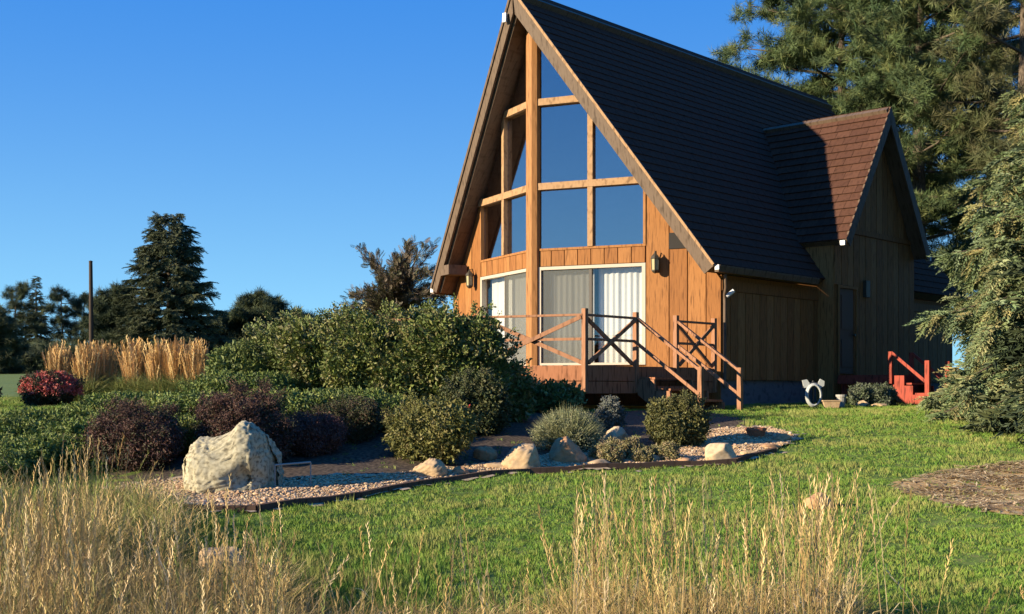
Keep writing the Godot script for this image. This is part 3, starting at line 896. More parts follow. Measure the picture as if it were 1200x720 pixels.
func build_porch():
	var t := thing("side_porch", "small dark red porch with red steps at the shaded side door", "porch")
	var y := 0.66
	var x0 := 4.50
	var x1 := 5.80
	var z0 := -5.65
	var z1 := -7.15
	var n := 9
	for i in n:
		var x: float = lerpf(x0 + 0.07, x1 - 0.07, float(i) / (n - 1))
		beam("plank", Vector3(x, y - 0.02, z0), Vector3(x, y - 0.02, z1), 0.135, 0.036, M.red_paint, t)
	beam("fascia_board", Vector3(x0, y - 0.12, z0 + 0.02), Vector3(x1, y - 0.12, z0 + 0.02), 0.035, 0.16, M.red_paint, t)
	beam("fascia_board", Vector3(x0, y - 0.12, z1 - 0.02), Vector3(x1, y - 0.12, z1 - 0.02), 0.035, 0.16, M.red_paint, t)
	beam("fascia_board", Vector3(x1 + 0.02, y - 0.12, z0 + 0.04), Vector3(x1 + 0.02, y - 0.12, z1 - 0.04), 0.035, 0.16, M.red_paint, t)
	for p in [[4.6, z0 - 0.1], [5.70, z0 - 0.1], [4.6, z1 + 0.1], [5.70, z1 + 0.1]]:
		beam("leg", Vector3(p[0], ground(p[0], p[1]) - 0.1, p[1]), Vector3(p[0], y - 0.04, p[1]), 0.09, 0.09, M.red_paint, t)
	var g := ground(6.3, -5.8)
	var rise := (y - g) / 3.0
	for zz in [z0 - 0.02, z1 + 0.4]:
		var st := start()
		add_prism(st, PackedVector2Array([Vector2(5.84, y - 0.02), Vector2(5.84, y - 0.42), Vector2(6.16, g - 0.02), Vector2(6.62, g - 0.02), Vector2(6.62, y - 2 * rise), Vector2(6.30, y - 2 * rise), Vector2(6.30, y - rise * 1.1), Vector2(6.10, y - rise * 1.1), Vector2(6.10, y - 0.02)]), Transform3D(Basis.IDENTITY, Vector3(0, 0, zz)), -0.025, 0.025)
		obj("stringer", st, M.red_paint, t)
		beam("stair_post", Vector3(6.66, g - 0.1, zz + 0.06), Vector3(6.66, g + 0.98, zz + 0.06), 0.10, 0.10, M.red_paint, t)
		beam("stair_rail", Vector3(5.82, y + 0.50, zz + 0.06), Vector3(6.61, g + 0.52, zz + 0.06), 0.05, 0.07, M.red_paint, t)
		beam("rail_post", Vector3(5.80, y - 0.2, zz + 0.06), Vector3(5.80, y + 0.52, zz + 0.06), 0.08, 0.08, M.red_paint, t)
	for i in 2:
		beam("tread", Vector3(6.10 + 0.32 * i, y - rise * (i + 1) + 0.02, z0 - 0.06), Vector3(6.10 + 0.32 * i, y - rise * (i + 1) + 0.02, z1 + 0.44), 0.30, 0.04, M.red_paint, t)

# ------------------------------------------------------------------ small things
func build_small_things():
	# hose on a reel stand beside the shaded wall
	var p := on_ground(953, 23.6)
	var t := thing("hose_reel", "white hose coiled round a black stand on the grass by the side wall", "hose reel", "", p)
	var st := start()
	var e := right
	var back := fwd
	for k in 3:
		var pts := []
		var rad := []
		for i in 21:
			var a := TAU * i / 20.0
			pts.append(e * (0.13 + 0.012 * k) * cos(a) + Vector3.UP * (0.27 + (0.20 + 0.012 * k) * sin(a)) + back * (0.025 * k - 0.10))
			rad.append(0.020)
		add_tube(st, pts, rad, 6)
	obj("coil", st, M.hose, t)
	st = start()
	add_tube(st, [Vector3.UP * -0.05, Vector3.UP * 0.56], [0.02, 0.02], 6)
	obj("stand", st, M.iron, t)
	st = start(); add_tube(st, [e * -0.2 + Vector3.UP * 0.42, e * -0.12 + Vector3.UP * 0.50, Vector3.UP * 0.52, e * 0.12 + Vector3.UP * 0.50, e * 0.2 + Vector3.UP * 0.40], [0.018, 0.018, 0.018, 0.018, 0.018], 6); obj("arm", st, M.iron, t)
	for s in [-1.0, 1.0]:
		st = start(); add_prism(st, PackedVector2Array([Vector2(-0.06, -0.07), Vector2(0.02, -0.09), Vector2(0.075, -0.02), Vector2(0.05, 0.07), Vector2(-0.04, 0.085)]), Transform3D(Basis(right, Vector3.UP, -fwd).rotated(fwd, 0.35 * s), e * 0.15 * s + Vector3.UP * 0.50), -0.03, 0.03); obj("flap", st, M.hose, t)
	# pale trough and a box beside it
	p = on_ground(974, 23.4)
	t = thing("garden_trough", "low pale stone trough on the grass edge beside the white hose", "trough", "", p)
	var f := Transform3D(Basis(right, Vector3.UP, -fwd), Vector3(0, 0, 0))
	st = start(); add_prism(st, PackedVector2Array([Vector2(-0.12, -0.02), Vector2(0.12, -0.02), Vector2(0.16, 0.15), Vector2(-0.17, 0.15)]), f, -0.09, 0.09); obj("body", st, M.tan_rock, t)
	st = start(); add_prism(st, rect(-0.185, 0.151, 0.175, 0.175), f, -0.105, 0.105); obj("rim", st, M.tan_rock, t)
	p = on_ground(986, 24.2)
	t = thing("garden_pot", "small pale grey pot standing behind the stone trough", "pot", "", p)
	st = start(); add_lathe(st, [[0.0, -0.01], [0.07, -0.01], [0.095, 0.22], [0.11, 0.225], [0.11, 0.27], [0.085, 0.27], [0.07, 0.08], [0.0, 0.08]], Transform3D.IDENTITY, 14); obj("body", st, M.pot, t)
	st = start(); add_lathe(st, [[0.086, 0.235], [0.0, 0.245]], Transform3D.IDENTITY, 14); obj("soil", st, M.soil, t)
	# bracket-like wire frame beside the boulder
	p = hit(322, 575)
	var q := hit(364, 573)
	t = thing("wire_frame", "low grey metal frame standing on the gravel beside the big boulder", "frame", "", p)
	q -= p
	for b in [Vector3.ZERO, q]:
		st = start(); add_tube(st, [b + Vector3.UP * -0.08, b + Vector3.UP * 0.30], [0.009, 0.009], 6); obj("leg", st, M.grey_metal, t)
	st = start(); add_tube(st, [Vector3.UP * 0.29, q + Vector3.UP * 0.305], [0.012, 0.012], 6); obj("bar", st, M.grey_metal, t)
	# terracotta saucer-like stone on the gravel's far end
	p = hit(886, 513)
	t = thing("clay_pot", "squat rust coloured clay pot at the far tip of the gravel bed", "pot", "", p)
	st = start(); add_lathe(st, [[0.0, -0.02], [0.11, -0.02], [0.15, 0.10], [0.165, 0.105], [0.165, 0.145], [0.135, 0.145], [0.11, 0.05], [0.0, 0.05]], Transform3D.IDENTITY, 16); obj("body", st, M.terracotta, t)
	st = start(); add_lathe(st, [[0.136, 0.115], [0.06, 0.15], [0.0, 0.16]], Transform3D.IDENTITY, 12); obj("soil", st, M.soil, t)
	# utility pole
	p = on_ground(107, 78.0)
	t = thing("utility_pole", "bare dark wooden pole rising in front of the distant pines", "pole", "", p)
	st = start(); add_tube(st, [Vector3(0, -0.5, 0), Vector3(-0.05, 4.0, 0), Vector3(-0.12, 7.6, 0)], [0.16, 0.14, 0.115], 10); obj("shaft", st, M.pole_wood, t)
	st = start(); add_lathe(st, [[0.125, 7.55], [0.125, 7.62], [0.0, 7.66]], Transform3D(Basis.IDENTITY, Vector3(-0.12, 0, 0)), 10); obj("cap", st, M.pole_wood, t)
	# timber edging along the front of the gravel
	t = thing("bed_edging", "dark brown timber edging along the lawn side of the gravel bed", "edging")
	for i in range(0, 9):
		var a := bed_poly[i]
		var b := bed_poly[i + 1]
		var n := int(ceil(a.distance_to(b) / 0.6))
		for k in n:
			var c := a.lerp(b, float(k) / n)
			var d := a.lerp(b, float(k + 1) / n)
			beam("timber", Vector3(c.x, ground(c.x, c.y) + 0.015, c.y), Vector3(d.x, ground(d.x, d.y) + 0.015, d.y), 0.07, 0.11 + rng.randf_range(-0.01, 0.01), M.edging, t)

func rock(called: String, label: String, group: String, p: Vector3, size: Vector3, m: Material, sd: int, cuts: Array, rough := 0.10, res := 26):
	# a lump whose flat faces come from cutting planes [direction, distance], roughened; its base sits in the ground
	var n := FastNoiseLite.new()
	n.seed = sd
	n.frequency = 1.3
	n.fractal_octaves = 4
	var r2 := RandomNumberGenerator.new()
	r2.seed = sd
	var planes := []
	for c in cuts: planes.append([c[0].normalized(), c[1]])
	for i in 9:
		var z := r2.randf_range(-0.2, 1)
		var a := r2.randf() * TAU
		planes.append([Vector3(cos(a) * sqrt(1 - z * z), z, sin(a) * sqrt(1 - z * z)), r2.randf_range(0.72, 0.98)])
	var st := start()
	var rows := res
	var cols := res * 2
	var grid := []
	for i in rows + 1:
		var row := []
		for k in cols:
			var th := PI * i / rows
			var ph := TAU * k / cols
			var d := Vector3(sin(th) * cos(ph), cos(th), sin(th) * sin(ph))
			var rad := 1.08
			for pl in planes:
				var c: float = d.dot(pl[0])
				if c > 0.01: rad = minf(rad, pl[1] / c)
			rad *= 1.0 + rough * (n.get_noise_3d(d.x * 1.5, d.y * 1.5, d.z * 1.5) * 1.2 + 0.8 * n.get_noise_3d(d.x * 5, d.y * 5, d.z * 5) + 0.35 * n.get_noise_3d(d.x * 16, d.y * 16, d.z * 16))
			var q := d * rad
			row.append(Vector3(q.x * size.x, q.y * size.y, q.z * size.z))
		grid.append(row)
	for i in rows:
		for k in cols:
			var k2 := (k + 1) % cols
			var a: Vector3 = grid[i][k]
			var b: Vector3 = grid[i][k2]
			var c: Vector3 = grid[i + 1][k2]
			var e: Vector3 = grid[i + 1][k]
			for t3 in [[a, b, c], [a, c, e]]:
				var x: Vector3 = t3[0]
				if (t3[1] - x).cross(t3[2] - x).length() < 1e-9: continue
				if (t3[1] - x).cross(t3[2] - x).dot(x + t3[1] + t3[2]) > 0: t3 = [t3[0], t3[2], t3[1]]
				for v in t3: st.add_vertex(v)
	st.index()
	st.generate_normals()
	var o := obj(numbered(called), st, m, self)
	o.position = p + Vector3.UP * size.y * 0.55
	o.rotation.y = -YAW
	o.set_meta("label", label)
	o.set_meta("category", "boulder" if called == "boulder" else "rock")
	if group != "": o.set_meta("group", group)
	return o
func build_rocks():
	# the boulder: local x is to the right of the picture, z towards the camera
	var p := hit(262, 580)
	p += fwd * 0.35
	boulder(p)
	var g := "tan rocks along the gravel bed"
	rock("rock", "large tan wedge-shaped rock in front of the round grey-green bush", g, hit(613, 553) + fwd * 0.12, Vector3(0.27, 0.22, 0.22), M.tan_rock, 31, [[Vector3(-0.8, 0.7, 0.2), 0.72], [Vector3(1, 0.2, 0.1), 0.75], [Vector3(0, 1, 0.3), 0.9]])
	rock("rock", "pinkish rounded rock lying right of the tan wedge-shaped rock", g, hit(666, 545) + fwd * 0.12, Vector3(0.23, 0.22, 0.22), M.pink_rock, 37, [[Vector3(1, 0.9, 0.2), 0.7]])
	rock("rock", "smooth pale rounded rock at the end of the timber edging", g, hit(846, 543) + fwd * 0.12, Vector3(0.23, 0.175, 0.20), M.pale_rock, 41, [[Vector3(0, 1, 0), 0.92]], 0.02)
	rock("rock", "low tan rock below the loose olive shrub", g, hit(504, 560) + fwd * 0.10, Vector3(0.20, 0.15, 0.18), M.tan_rock, 43, [[Vector3(-0.7, 0.8, 0.2), 0.75]])
	rock("rock", "small reddish rock on the gravel between two tan rocks", g, hit(568, 541) + fwd * 0.10, Vector3(0.15, 0.12, 0.14), M.pink_rock, 47, [])
	rock("rock", "pale angular rock behind the low sedum, beside the sparse grey shrub", g, hit(722, 521) + fwd * 0.15, Vector3(0.20, 0.16, 0.20), M.pale_rock, 53, [[Vector3(-0.7, 0.6, 0.1), 0.7]], 0.10)
	rock("rock", "flat pink rock at the gravel's outer tip near the clay pot", g, hit(918, 519) + fwd * 0.08, Vector3(0.14, 0.08, 0.12), M.pink_rock, 59, [])
	rock("rock", "small pale stone behind the pink rounded rock", g, hit(678, 524) + fwd * 0.08, Vector3(0.10, 0.07, 0.09), M.tan_rock, 61, [])
	rock("rock", "small brown rock half hidden by the tall dry stalks", "", hit(962, 598) + fwd * 0.08, Vector3(0.13, 0.11, 0.12), M.pink_rock, 67, [])
	rock("rock", "pale flat rock lying in the dry meadow grass", "", hit(253, 676) + fwd * 0.10, Vector3(0.17, 0.15, 0.15), M.tan_rock, 71, [[Vector3(0, 1, 0.1), 0.8]])
	rock("rock", "small pale stone at the wall foot beside the porch", "", on_ground(1012, 24.6), Vector3(0.13, 0.09, 0.12), M.tan_rock, 73, [])
	rock("rock", "flat pale stone beside the red porch steps", "", on_ground(1032, 24.8), Vector3(0.17, 0.05, 0.12), M.tan_rock, 79, [])
	# flat stones round the low sedum
	var flat := [[702, 546], [735, 544], [768, 541], [800, 543], [880, 535], [900, 526], [660, 550], [540, 556], [585, 549]]
	for i in flat.size():
		rock("stepping_stone", "small flat stone lying at the edge of the gravel bed", "flat stones at the gravel edge", hit(flat[i][0], flat[i][1]), Vector3(rng.randf_range(0.10, 0.20), rng.randf_range(0.035, 0.06), rng.randf_range(0.08, 0.14)), M.pink_rock if i % 2 else M.tan_rock, 100 + i, [], 0.08, 9)
func boulder(p: Vector3):
	# outline in metres as seen from the gravel, deepened by rounding: a block with a dip in its top and a knob at its taller end
	var n := FastNoiseLite.new()
	n.seed = 90
	n.frequency = 1.1
	n.fractal_octaves = 5
	var st := start()
	var top := [[-0.62, 0.50], [-0.56, 0.74], [-0.42, 0.80], [-0.25, 0.76], [-0.10, 0.80], [0.05, 0.90], [0.16, 1.02], [0.30, 1.01], [0.40, 0.92], [0.52, 0.82], [0.64, 0.62], [0.68, 0.3]]
	var cols := 150
	var rows := 84
	var grid := []
	for i in rows + 1:
		var row := []
		for k in cols:
			var th := PI * i / rows
			var ph := TAU * k / cols
			var d := Vector3(sin(th) * cos(ph), cos(th), sin(th) * sin(ph))
			# squared-off ellipsoid
			var s := Vector3(signf(d.x) * pow(absf(d.x), 0.55), signf(d.y) * pow(absf(d.y), 0.6), signf(d.z) * pow(absf(d.z), 0.6))
			var x := s.x * 0.66
			var h := 0.7
			for j in range(top.size() - 1):
				if x >= top[j][0] and x <= top[j + 1][0]:
					h = lerpf(top[j][1], top[j + 1][1], (x - top[j][0]) / (top[j + 1][0] - top[j][0]))
			var yy := s.y * 0.5 + 0.5
			var y := -0.15 + yy * (h + 0.15)
			var depth := 0.46 * (1.0 - 0.35 * yy * yy)
			var z := s.z * depth
			# chipped hollow low on the right of the lit face
			if s.z > 0:
				var hol := exp(-pow((x - 0.28) / 0.17, 2) - pow((y - 0.20) / 0.15, 2))
				z -= 0.20 * hol
			# the shaded end turns away
			if x > 0.36: z -= (x - 0.36) * 1.9 * (1.0 if s.z > 0 else 0.25)
			var q := Vector3(x, y, z)
			var w := 0.045 * n.get_noise_3d(q.x * 2.0, q.y * 2.0, q.z * 2.0) + 0.03 * n.get_noise_3d(q.x * 7, q.y * 7, q.z * 7) + 0.022 * n.get_noise_3d(q.x * 21, q.y * 21, q.z * 21) - 0.05 * maxf(0.0, n.get_noise_3d(q.x * 12 + 9, q.y * 12, q.z * 12) - 0.18)
			row.append(q + d * w)
		grid.append(row)
	for i in rows:
		for k in cols:
			var k2 := (k + 1) % cols
			for t3 in [[grid[i][k], grid[i][k2], grid[i + 1][k2]], [grid[i][k], grid[i + 1][k2], grid[i + 1][k]]]:
				var x: Vector3 = t3[0]
				var cr: Vector3 = (t3[1] - x).cross(t3[2] - x)
				if cr.length() < 1e-9: continue
				if cr.dot(x + t3[1] + t3[2] - Vector3(0, 1.0, 0)) > 0: t3 = [t3[0], t3[2], t3[1]]
				for v in t3: st.add_vertex(v)
	st.index()
	st.generate_normals()
	var o := obj(numbered("boulder"), st, M.boulder, self)
	o.position = p
	o.scale = Vector3(0.80, 0.80, 0.80)
	o.rotation.y = -YAW
	o.set_meta("label", "big pitted cream limestone boulder standing on the gravel bed")
	o.set_meta("category", "boulder")

# ------------------------------------------------------------------ plant pieces
func blade(st: SurfaceTool, a: Vector3, b: Vector3, w: float, side: Vector3, bend := Vector3.ZERO):
	# a narrow leaf from a to b, widest in the lower middle
	var m := a.lerp(b, 0.45) + bend
	var n := side.cross(b - a).normalized()
	tri(st, a, m + side * w, m - side * w, n)
	tri(st, b, m - side * w, m + side * w, n)
func leaf_mesh(count: int, spread: float, length: float, width: float, r: RandomNumberGenerator) -> ArrayMesh:
	# a sprig of separate leaves round the tip of a twig; y points out of the plant
	var st := start()
	for i in count:
		var a := r.randf() * TAU
		var el := r.randf_range(-0.5, 1.2)
		var d := Vector3(cos(a) * cos(el), sin(el), sin(a) * cos(el))
		var o := Vector3(r.randf_range(-1, 1), r.randf_range(-1, 0.7), r.randf_range(-1, 1)) * spread
		var l := length * r.randf_range(0.7, 1.25)
		var s := d.cross(Vector3(r.randf_range(-1, 1), r.randf_range(-1, 1), r.randf_range(-1, 1))).normalized()
		var up := s.cross(d).normalized()
		var w := width * r.randf_range(0.8, 1.2)
		var base := o
		var tip := o + d * l - up * l * 0.12
		var m := o + d * l * 0.45
		# two halves folded along the midrib
		for e in [-1.0, 1.0]:
			var q: Vector3 = m + s * w * e + up * w * 0.35
			var n: Vector3 = (tip - base).cross(q - base).normalized()
			if n.dot(up) < 0: n = -n
			tri(st, base, q, tip, n)
	return st.commit()
func spray_mesh(r: RandomNumberGenerator, twigs: int, twig_len: float, thick: float, droop: float) -> ArrayMesh:
	# a spruce branchlet of unit length along +y: side twigs clothed in needles
	var st := start()
	for i in twigs:
		var t := (i + 0.5) / twigs
		var base := Vector3(0, t, -droop * t * t)
		var sd := -1.0 if i % 2 else 1.0
		var l := twig_len * (1.0 - 0.65 * t) * r.randf_range(0.75, 1.2)
		var d := Vector3(sd * r.randf_range(0.6, 1.0), r.randf_range(0.5, 0.9), r.randf_range(-0.55, 0.1)).normalized()
		if i == twigs - 1: d = Vector3(0, 1, -0.2).normalized(); 
		var tip := base + d * l
		var ax := d.cross(Vector3(r.randf_range(-1, 1), 0.2, 1)).normalized()
		var ay := d.cross(ax)
		for k in 2:
			var s := (ax if k == 0 else ay)
			blade(st, base, tip, thick, s)
		# needles standing off the twig
		for k in 5:
			var q := base.lerp(tip, r.randf_range(0.1, 0.95))
			var nd := (d * 0.7 + ax * r.randf_range(-1, 1) + ay * r.randf_range(-1, 1)).normalized()
			blade(st, q, q + nd * thick * 3.2, thick * 0.28, nd.cross(Vector3(0.3, 1, 0.2)).normalized())
	blade(st, Vector3.ZERO, Vector3(0, 1, -droop), thick * 0.9, Vector3(1, 0, 0))
	blade(st, Vector3.ZERO, Vector3(0, 1, -droop), thick * 0.9, Vector3(0, 0, 1))
	return st.commit()
func tuft_mesh(r: RandomNumberGenerator, count: int, w: float, cone: float) -> ArrayMesh:
	# a pine tuft: needles radiating from a short twig, unit size
	var st := start()
	for i in count:
		var a := r.randf() * TAU
		var el := r.randf_range(-cone, 1.45)
		var d := Vector3(cos(a) * cos(el), sin(el), sin(a) * cos(el))
		var o := Vector3(0, r.randf_range(-0.5, 0.4), 0)
		blade(st, o, o + d * r.randf_range(0.55, 1.0), w, d.cross(Vector3(0.2, 0.4, 0.9)).normalized())
	return st.commit()
func frond_mesh(r: RandomNumberGenerator) -> ArrayMesh:
	# pinnate leaf of unit length along +y
	var st := start()
	for i in 11:
		var t := 0.12 + 0.85 * i / 11.0
		for s in [-1.0, 1.0]:
			var b := Vector3(0, t, -0.25 * t * t)
			var d := Vector3(s, 0.45, -0.25 + r.randf_range(-0.2, 0.2)).normalized()
			blade(st, b, b + d * 0.28 * sin(PI * (0.12 + 0.8 * t)), 0.035, d.cross(Vector3(0, -0.4, 1)).normalized())
	blade(st, Vector3.ZERO, Vector3(0, 1, -0.25), 0.012, Vector3(1, 0, 0))
	return st.commit()
func grass_tuft_mesh(r: RandomNumberGenerator, count: int, spread: float, w: float, lean: float) -> ArrayMesh:
	# unit-high tuft of bent blades
	var st := start()
	for i in count:
		var a := r.randf() * TAU
		var o := Vector3(cos(a), 0, sin(a)) * spread * sqrt(r.randf())
		var d := Vector3(r.randf_range(-1, 1), 0, r.randf_range(-1, 1)) * lean
		var hgt := r.randf_range(0.55, 1.0)
		var s := Vector3(r.randf_range(-1, 1), 0, r.randf_range(-1, 1)).normalized()
		var m := o + d * 0.35 + Vector3.UP * hgt * 0.55
		var tip := o + d * 1.2 + Vector3.UP * hgt
		var n := s.cross(Vector3.UP).normalized()
		tri(st, o - s * w, o + s * w, m + s * w * 0.8, n)
		tri(st, o - s * w, m + s * w * 0.8, m - s * w * 0.8, n)
		tri(st, m - s * w * 0.8, m + s * w * 0.8, tip, n)
	return st.commit()
func stalk_mesh(r: RandomNumberGenerator, w: float, plume: float, head := 0.70, bristles := 14) -> ArrayMesh:
	# one unit-high dry stalk with a seed head
	var st := start()
	var bend := Vector3(r.randf_range(-1, 1), 0, r.randf_range(-1, 1)) * 0.07
	var p := [Vector3.ZERO, bend * 0.25 + Vector3.UP * 0.4, bend * 0.6 + Vector3.UP * 0.75, bend * 1.2 + Vector3.UP]
	for s in [Vector3(1, 0, 0), Vector3(0, 0, 1)]:
		for i in 3:
			var wa: float = w * (1.0 - 0.25 * i)
			quad(st, p[i] - s * wa, p[i] + s * wa, p[i + 1] + s * wa * 0.75, p[i + 1] - s * wa * 0.75, s.cross(Vector3.UP).normalized())
	# seed head: short bristles along the top
	for i in bristles:
		var t := head + (1.0 - head) * i / bristles
		var b: Vector3 = p[2].lerp(p[3], (t - 0.75) / 0.25) if t > 0.75 else p[1].lerp(p[2], (t - 0.4) / 0.35)
		var a := r.randf() * TAU
		var d := Vector3(cos(a) * 0.28, 1.0, sin(a) * 0.28).normalized()
		blade(st, b, b + d * 0.05, plume, d.cross(Vector3(0.3, 0.1, 1)).normalized())
	# a dry leaf or two
	for i in 2:
		var t := r.randf_range(0.15, 0.5)
		var a := r.randf() * TAU
		var b: Vector3 = p[0].lerp(p[2], t)
		var d := Vector3(cos(a), r.randf_range(0.2, 1.2), sin(a)).normalized()
		blade(st, b, b + d * r.randf_range(0.12, 0.25), w * 1.6, d.cross(Vector3.UP).normalized(), Vector3.UP * 0.04)
	return st.commit()

# ------------------------------------------------------------------ shrubs
var meshes := {}
func prepare_meshes():
	var r := RandomNumberGenerator.new()
	r.seed = 5
	meshes.broad = leaf_mesh(9, 0.07, 0.085, 0.026, r)
	meshes.small = leaf_mesh(16, 0.05, 0.036, 0.011, r)
	meshes.fine = leaf_mesh(22, 0.06, 0.026, 0.007, r)
	meshes.spray = spray_mesh(r, 16, 0.42, 0.032, 0.22)
	meshes.spray2 = spray_mesh(r, 13, 0.50, 0.040, 0.42)
	meshes.tuft = tuft_mesh(r, 46, 0.026, 0.9)
	meshes.frond = frond_mesh(r)
	meshes.lance = tuft_mesh(r, 26, 0.018, 0.1)
func shrub(called: String, label: String, category: String, group: String, p: Vector3, size: Vector3, mesh: Mesh, n: int, cols: Array, s0: float, s1: float, lumps := 9, inner := 0.55, upward := 0.35, sd := 1):
	var t := thing(called, label, category, group, p)
	rng.seed = 9000 + sd
	var cs := [[Vector3(0, size.y * 0.42, 0), Vector3(size.x * 0.72, size.y * 0.42, size.z * 0.72)]]
	for i in lumps:
		var a := TAU * (i + rng.randf()) / lumps
		var q := Vector3(cos(a) * size.x * rng.randf_range(0.35, 0.66), size.y * rng.randf_range(0.24, 0.68), sin(a) * size.z * rng.randf_range(0.35, 0.66))
		var k := rng.randf_range(0.28, 0.46)
		cs.append([q, Vector3(size.x * k, size.y * k * 0.85, size.z * k)])
	var buf := PackedFloat32Array()
	var wsum := 0.0
	for c in cs: wsum += c[1].x * c[1].z + c[1].x * c[1].y
	for c in cs:
		var m := int(n * (c[1].x * c[1].z + c[1].x * c[1].y) / wsum)
		for i in m:
			var d := rdir()
			var q: Vector3 = c[0] + d * c[1] * lerpf(inner, 1.04, sqrt(rng.randf()))
			if q.y < 0.02: q.y = rng.randf() * 0.1
			add_copy(buf, q, aim((d + Vector3.UP * upward + rdir() * 0.5), rng.randf() * TAU, Vector3.ONE * rng.randf_range(s0 * 0.7, s1 * 1.2)), pick(cols, 0.28))
	var shoots := start()
	for i in int(40 * (size.x + size.y)):
		var d := (rdir() + Vector3.UP * (0.55 + upward * 0.5)).normalized()
		if d.y < 0.05: continue
		var tip: Vector3 = Vector3(0, size.y * 0.40, 0) + d * Vector3(size.x, size.y * 0.62, size.z) * rng.randf_range(0.92, 1.30)
		var root: Vector3 = Vector3(0, size.y * 0.2, 0) + d * size * 0.3
		var bow := root.lerp(tip, 0.55) + Vector3.UP * 0.05 * size.y
		add_tube(shoots, [root, bow, tip], [0.006, 0.004, 0.002], 3)
		for j in 7:
			var w := rng.randf_range(0.45, 1.0)
			var q := root.lerp(bow, w * 2.0) if w < 0.5 else bow.lerp(tip, w * 2.0 - 1.0)
			add_copy(buf, q, aim(d + rdir() * 0.6, rng.randf() * TAU, Vector3.ONE * rng.randf_range(s0, s1) * 0.75), pick(cols))
	obj("shoots", shoots, M.twig, t)
	many("foliage", mesh, M.leaf, buf, t)
	var st := start()
	for c in cs:
		var b := Vector3(rng.randf_range(-0.12, 0.12), -0.08, rng.randf_range(-0.12, 0.12))
		add_tube(st, [b, b.lerp(c[0], 0.5) + rdir() * 0.05, c[0] + Vector3.UP * c[1].y * 0.5], [0.022, 0.015, 0.006], 5)
	obj("stems", st, M.twig, t)
	return t
func build_plants():
	prepare_meshes()
	# the long bank of leafy bushes left of the deck
	var lilac := [g3(0.12, 0.155, 0.036), g3(0.155, 0.185, 0.046), g3(0.09, 0.125, 0.03), g3(0.21, 0.22, 0.07), g3(0.26, 0.235, 0.10)]
	var gl := "leafy bushes in the bank beside the deck"
	var q := on_ground(530, 20.8)
	shrub("leafy_bush", "tall dark green leafy bush against the deck railing", "bush", gl, on_ground(536, 18.9), Vector3(1.06, 1.58, 0.9), meshes.broad, 8200, lilac, 0.62, 1.0, 13, 0.6, 0.3, 1)
	shrub("leafy_bush", "high round leafy bush in the middle of the bank, below the feathery tree", "bush", gl, on_ground(440, 19.3), Vector3(1.25, 1.42, 1.0), meshes.broad, 9000, lilac, 0.62, 1.0, 13, 0.6, 0.3, 2)
	shrub("leafy_bush", "pale green leafy bush sloping down at the meadow end of the bank", "bush", gl, on_ground(352, 20.4), Vector3(1.30, 1.20, 1.0), meshes.broad, 8000, [g3(0.14, 0.175, 0.05), g3(0.17, 0.20, 0.06), g3(0.105, 0.14, 0.04), g3(0.21, 0.21, 0.09)], 0.62, 1.0, 13, 0.6, 0.3, 3)
	shrub("leafy_bush", "dark leafy bush in the shade at the foot of the deck", "bush", gl, on_ground(584, 19.0), Vector3(0.55, 0.85, 0.55), meshes.broad, 2200, lilac, 0.85, 1.3, 8, 0.6, 0.3, 4)
	shrub("leafy_bush", "leafy bush filling the bank between its high round bush and pale end", "bush", gl, on_ground(392, 19.7), Vector3(0.95, 1.32, 0.85), meshes.broad, 5200, lilac, 0.62, 1.0, 11, 0.6, 0.3, 45)
	shrub("leafy_bush", "leafy bush on the bank's crest, next to the tall bush at the railing", "bush", gl, on_ground(488, 18.9), Vector3(0.95, 1.50, 0.8), meshes.broad, 5200, lilac, 0.62, 1.0, 11, 0.6, 0.3, 47)
	shrub("leafy_bush", "lowest leafy bush at the very end of the bank, beside the last reed clump", "bush", gl, on_ground(298, 20.2), Vector3(0.80, 0.78, 0.75), meshes.broad, 3600, [g3(0.14, 0.175, 0.05), g3(0.17, 0.20, 0.06), g3(0.105, 0.14, 0.04)], 0.62, 1.0, 9, 0.6, 0.3, 48)
	shrub("leafy_bush", "low shaded leafy bush under the deck corner", "bush", gl, on_ground(640, 20.6), Vector3(0.75, 0.46, 0.4), meshes.broad, 1500, lilac, 0.8, 1.2, 7, 0.6, 0.3, 44)
	# purple-leaved barberries
	var plum := [g3(0.085, 0.042, 0.032), g3(0.115, 0.056, 0.042), g3(0.065, 0.035, 0.028), g3(0.14, 0.075, 0.05), g3(0.06, 0.06, 0.03)]
	var gp := "dark purple barberries behind the boulder"
	shrub("barberry", "large dark purple barberry directly behind the boulder", "barberry", gp, on_ground(285, 15.2), Vector3(0.74, 0.92, 0.6), meshes.fine, 3600, plum, 1.0, 1.6, 10, 0.5, 0.8, 5)
	shrub("barberry", "dark purple barberry beside the tall dry grass", "barberry", gp, on_ground(163, 14.9), Vector3(0.66, 0.78, 0.6), meshes.fine, 2800, plum, 1.0, 1.6, 9, 0.5, 0.8, 6)
	shrub("barberry", "small reddish brown barberry beside the low metal frame", "barberry", gp, on_ground(368, 15.7), Vector3(0.42, 0.50, 0.4), meshes.fine, 1500, [g3(0.15, 0.065, 0.05), g3(0.11, 0.045, 0.04), g3(0.17, 0.085, 0.06)], 0.9, 1.4, 7, 0.5, 0.8, 7)
	shrub("barberry", "low green-brown barberry between the small reddish one and the olive shrub", "barberry", gp, on_ground(405, 16.6), Vector3(0.62, 0.55, 0.5), meshes.fine, 2000, [g3(0.07, 0.075, 0.03), g3(0.09, 0.06, 0.036), g3(0.06, 0.07, 0.026)], 1.0, 1.6, 8, 0.5, 0.6, 8)
	# low evergreen cover on the mound
	var gc := [g3(0.115, 0.16, 0.036), g3(0.15, 0.20, 0.044), g3(0.09, 0.13, 0.032), g3(0.20, 0.225, 0.06)]
	var gg := "low spreading junipers on the mound"
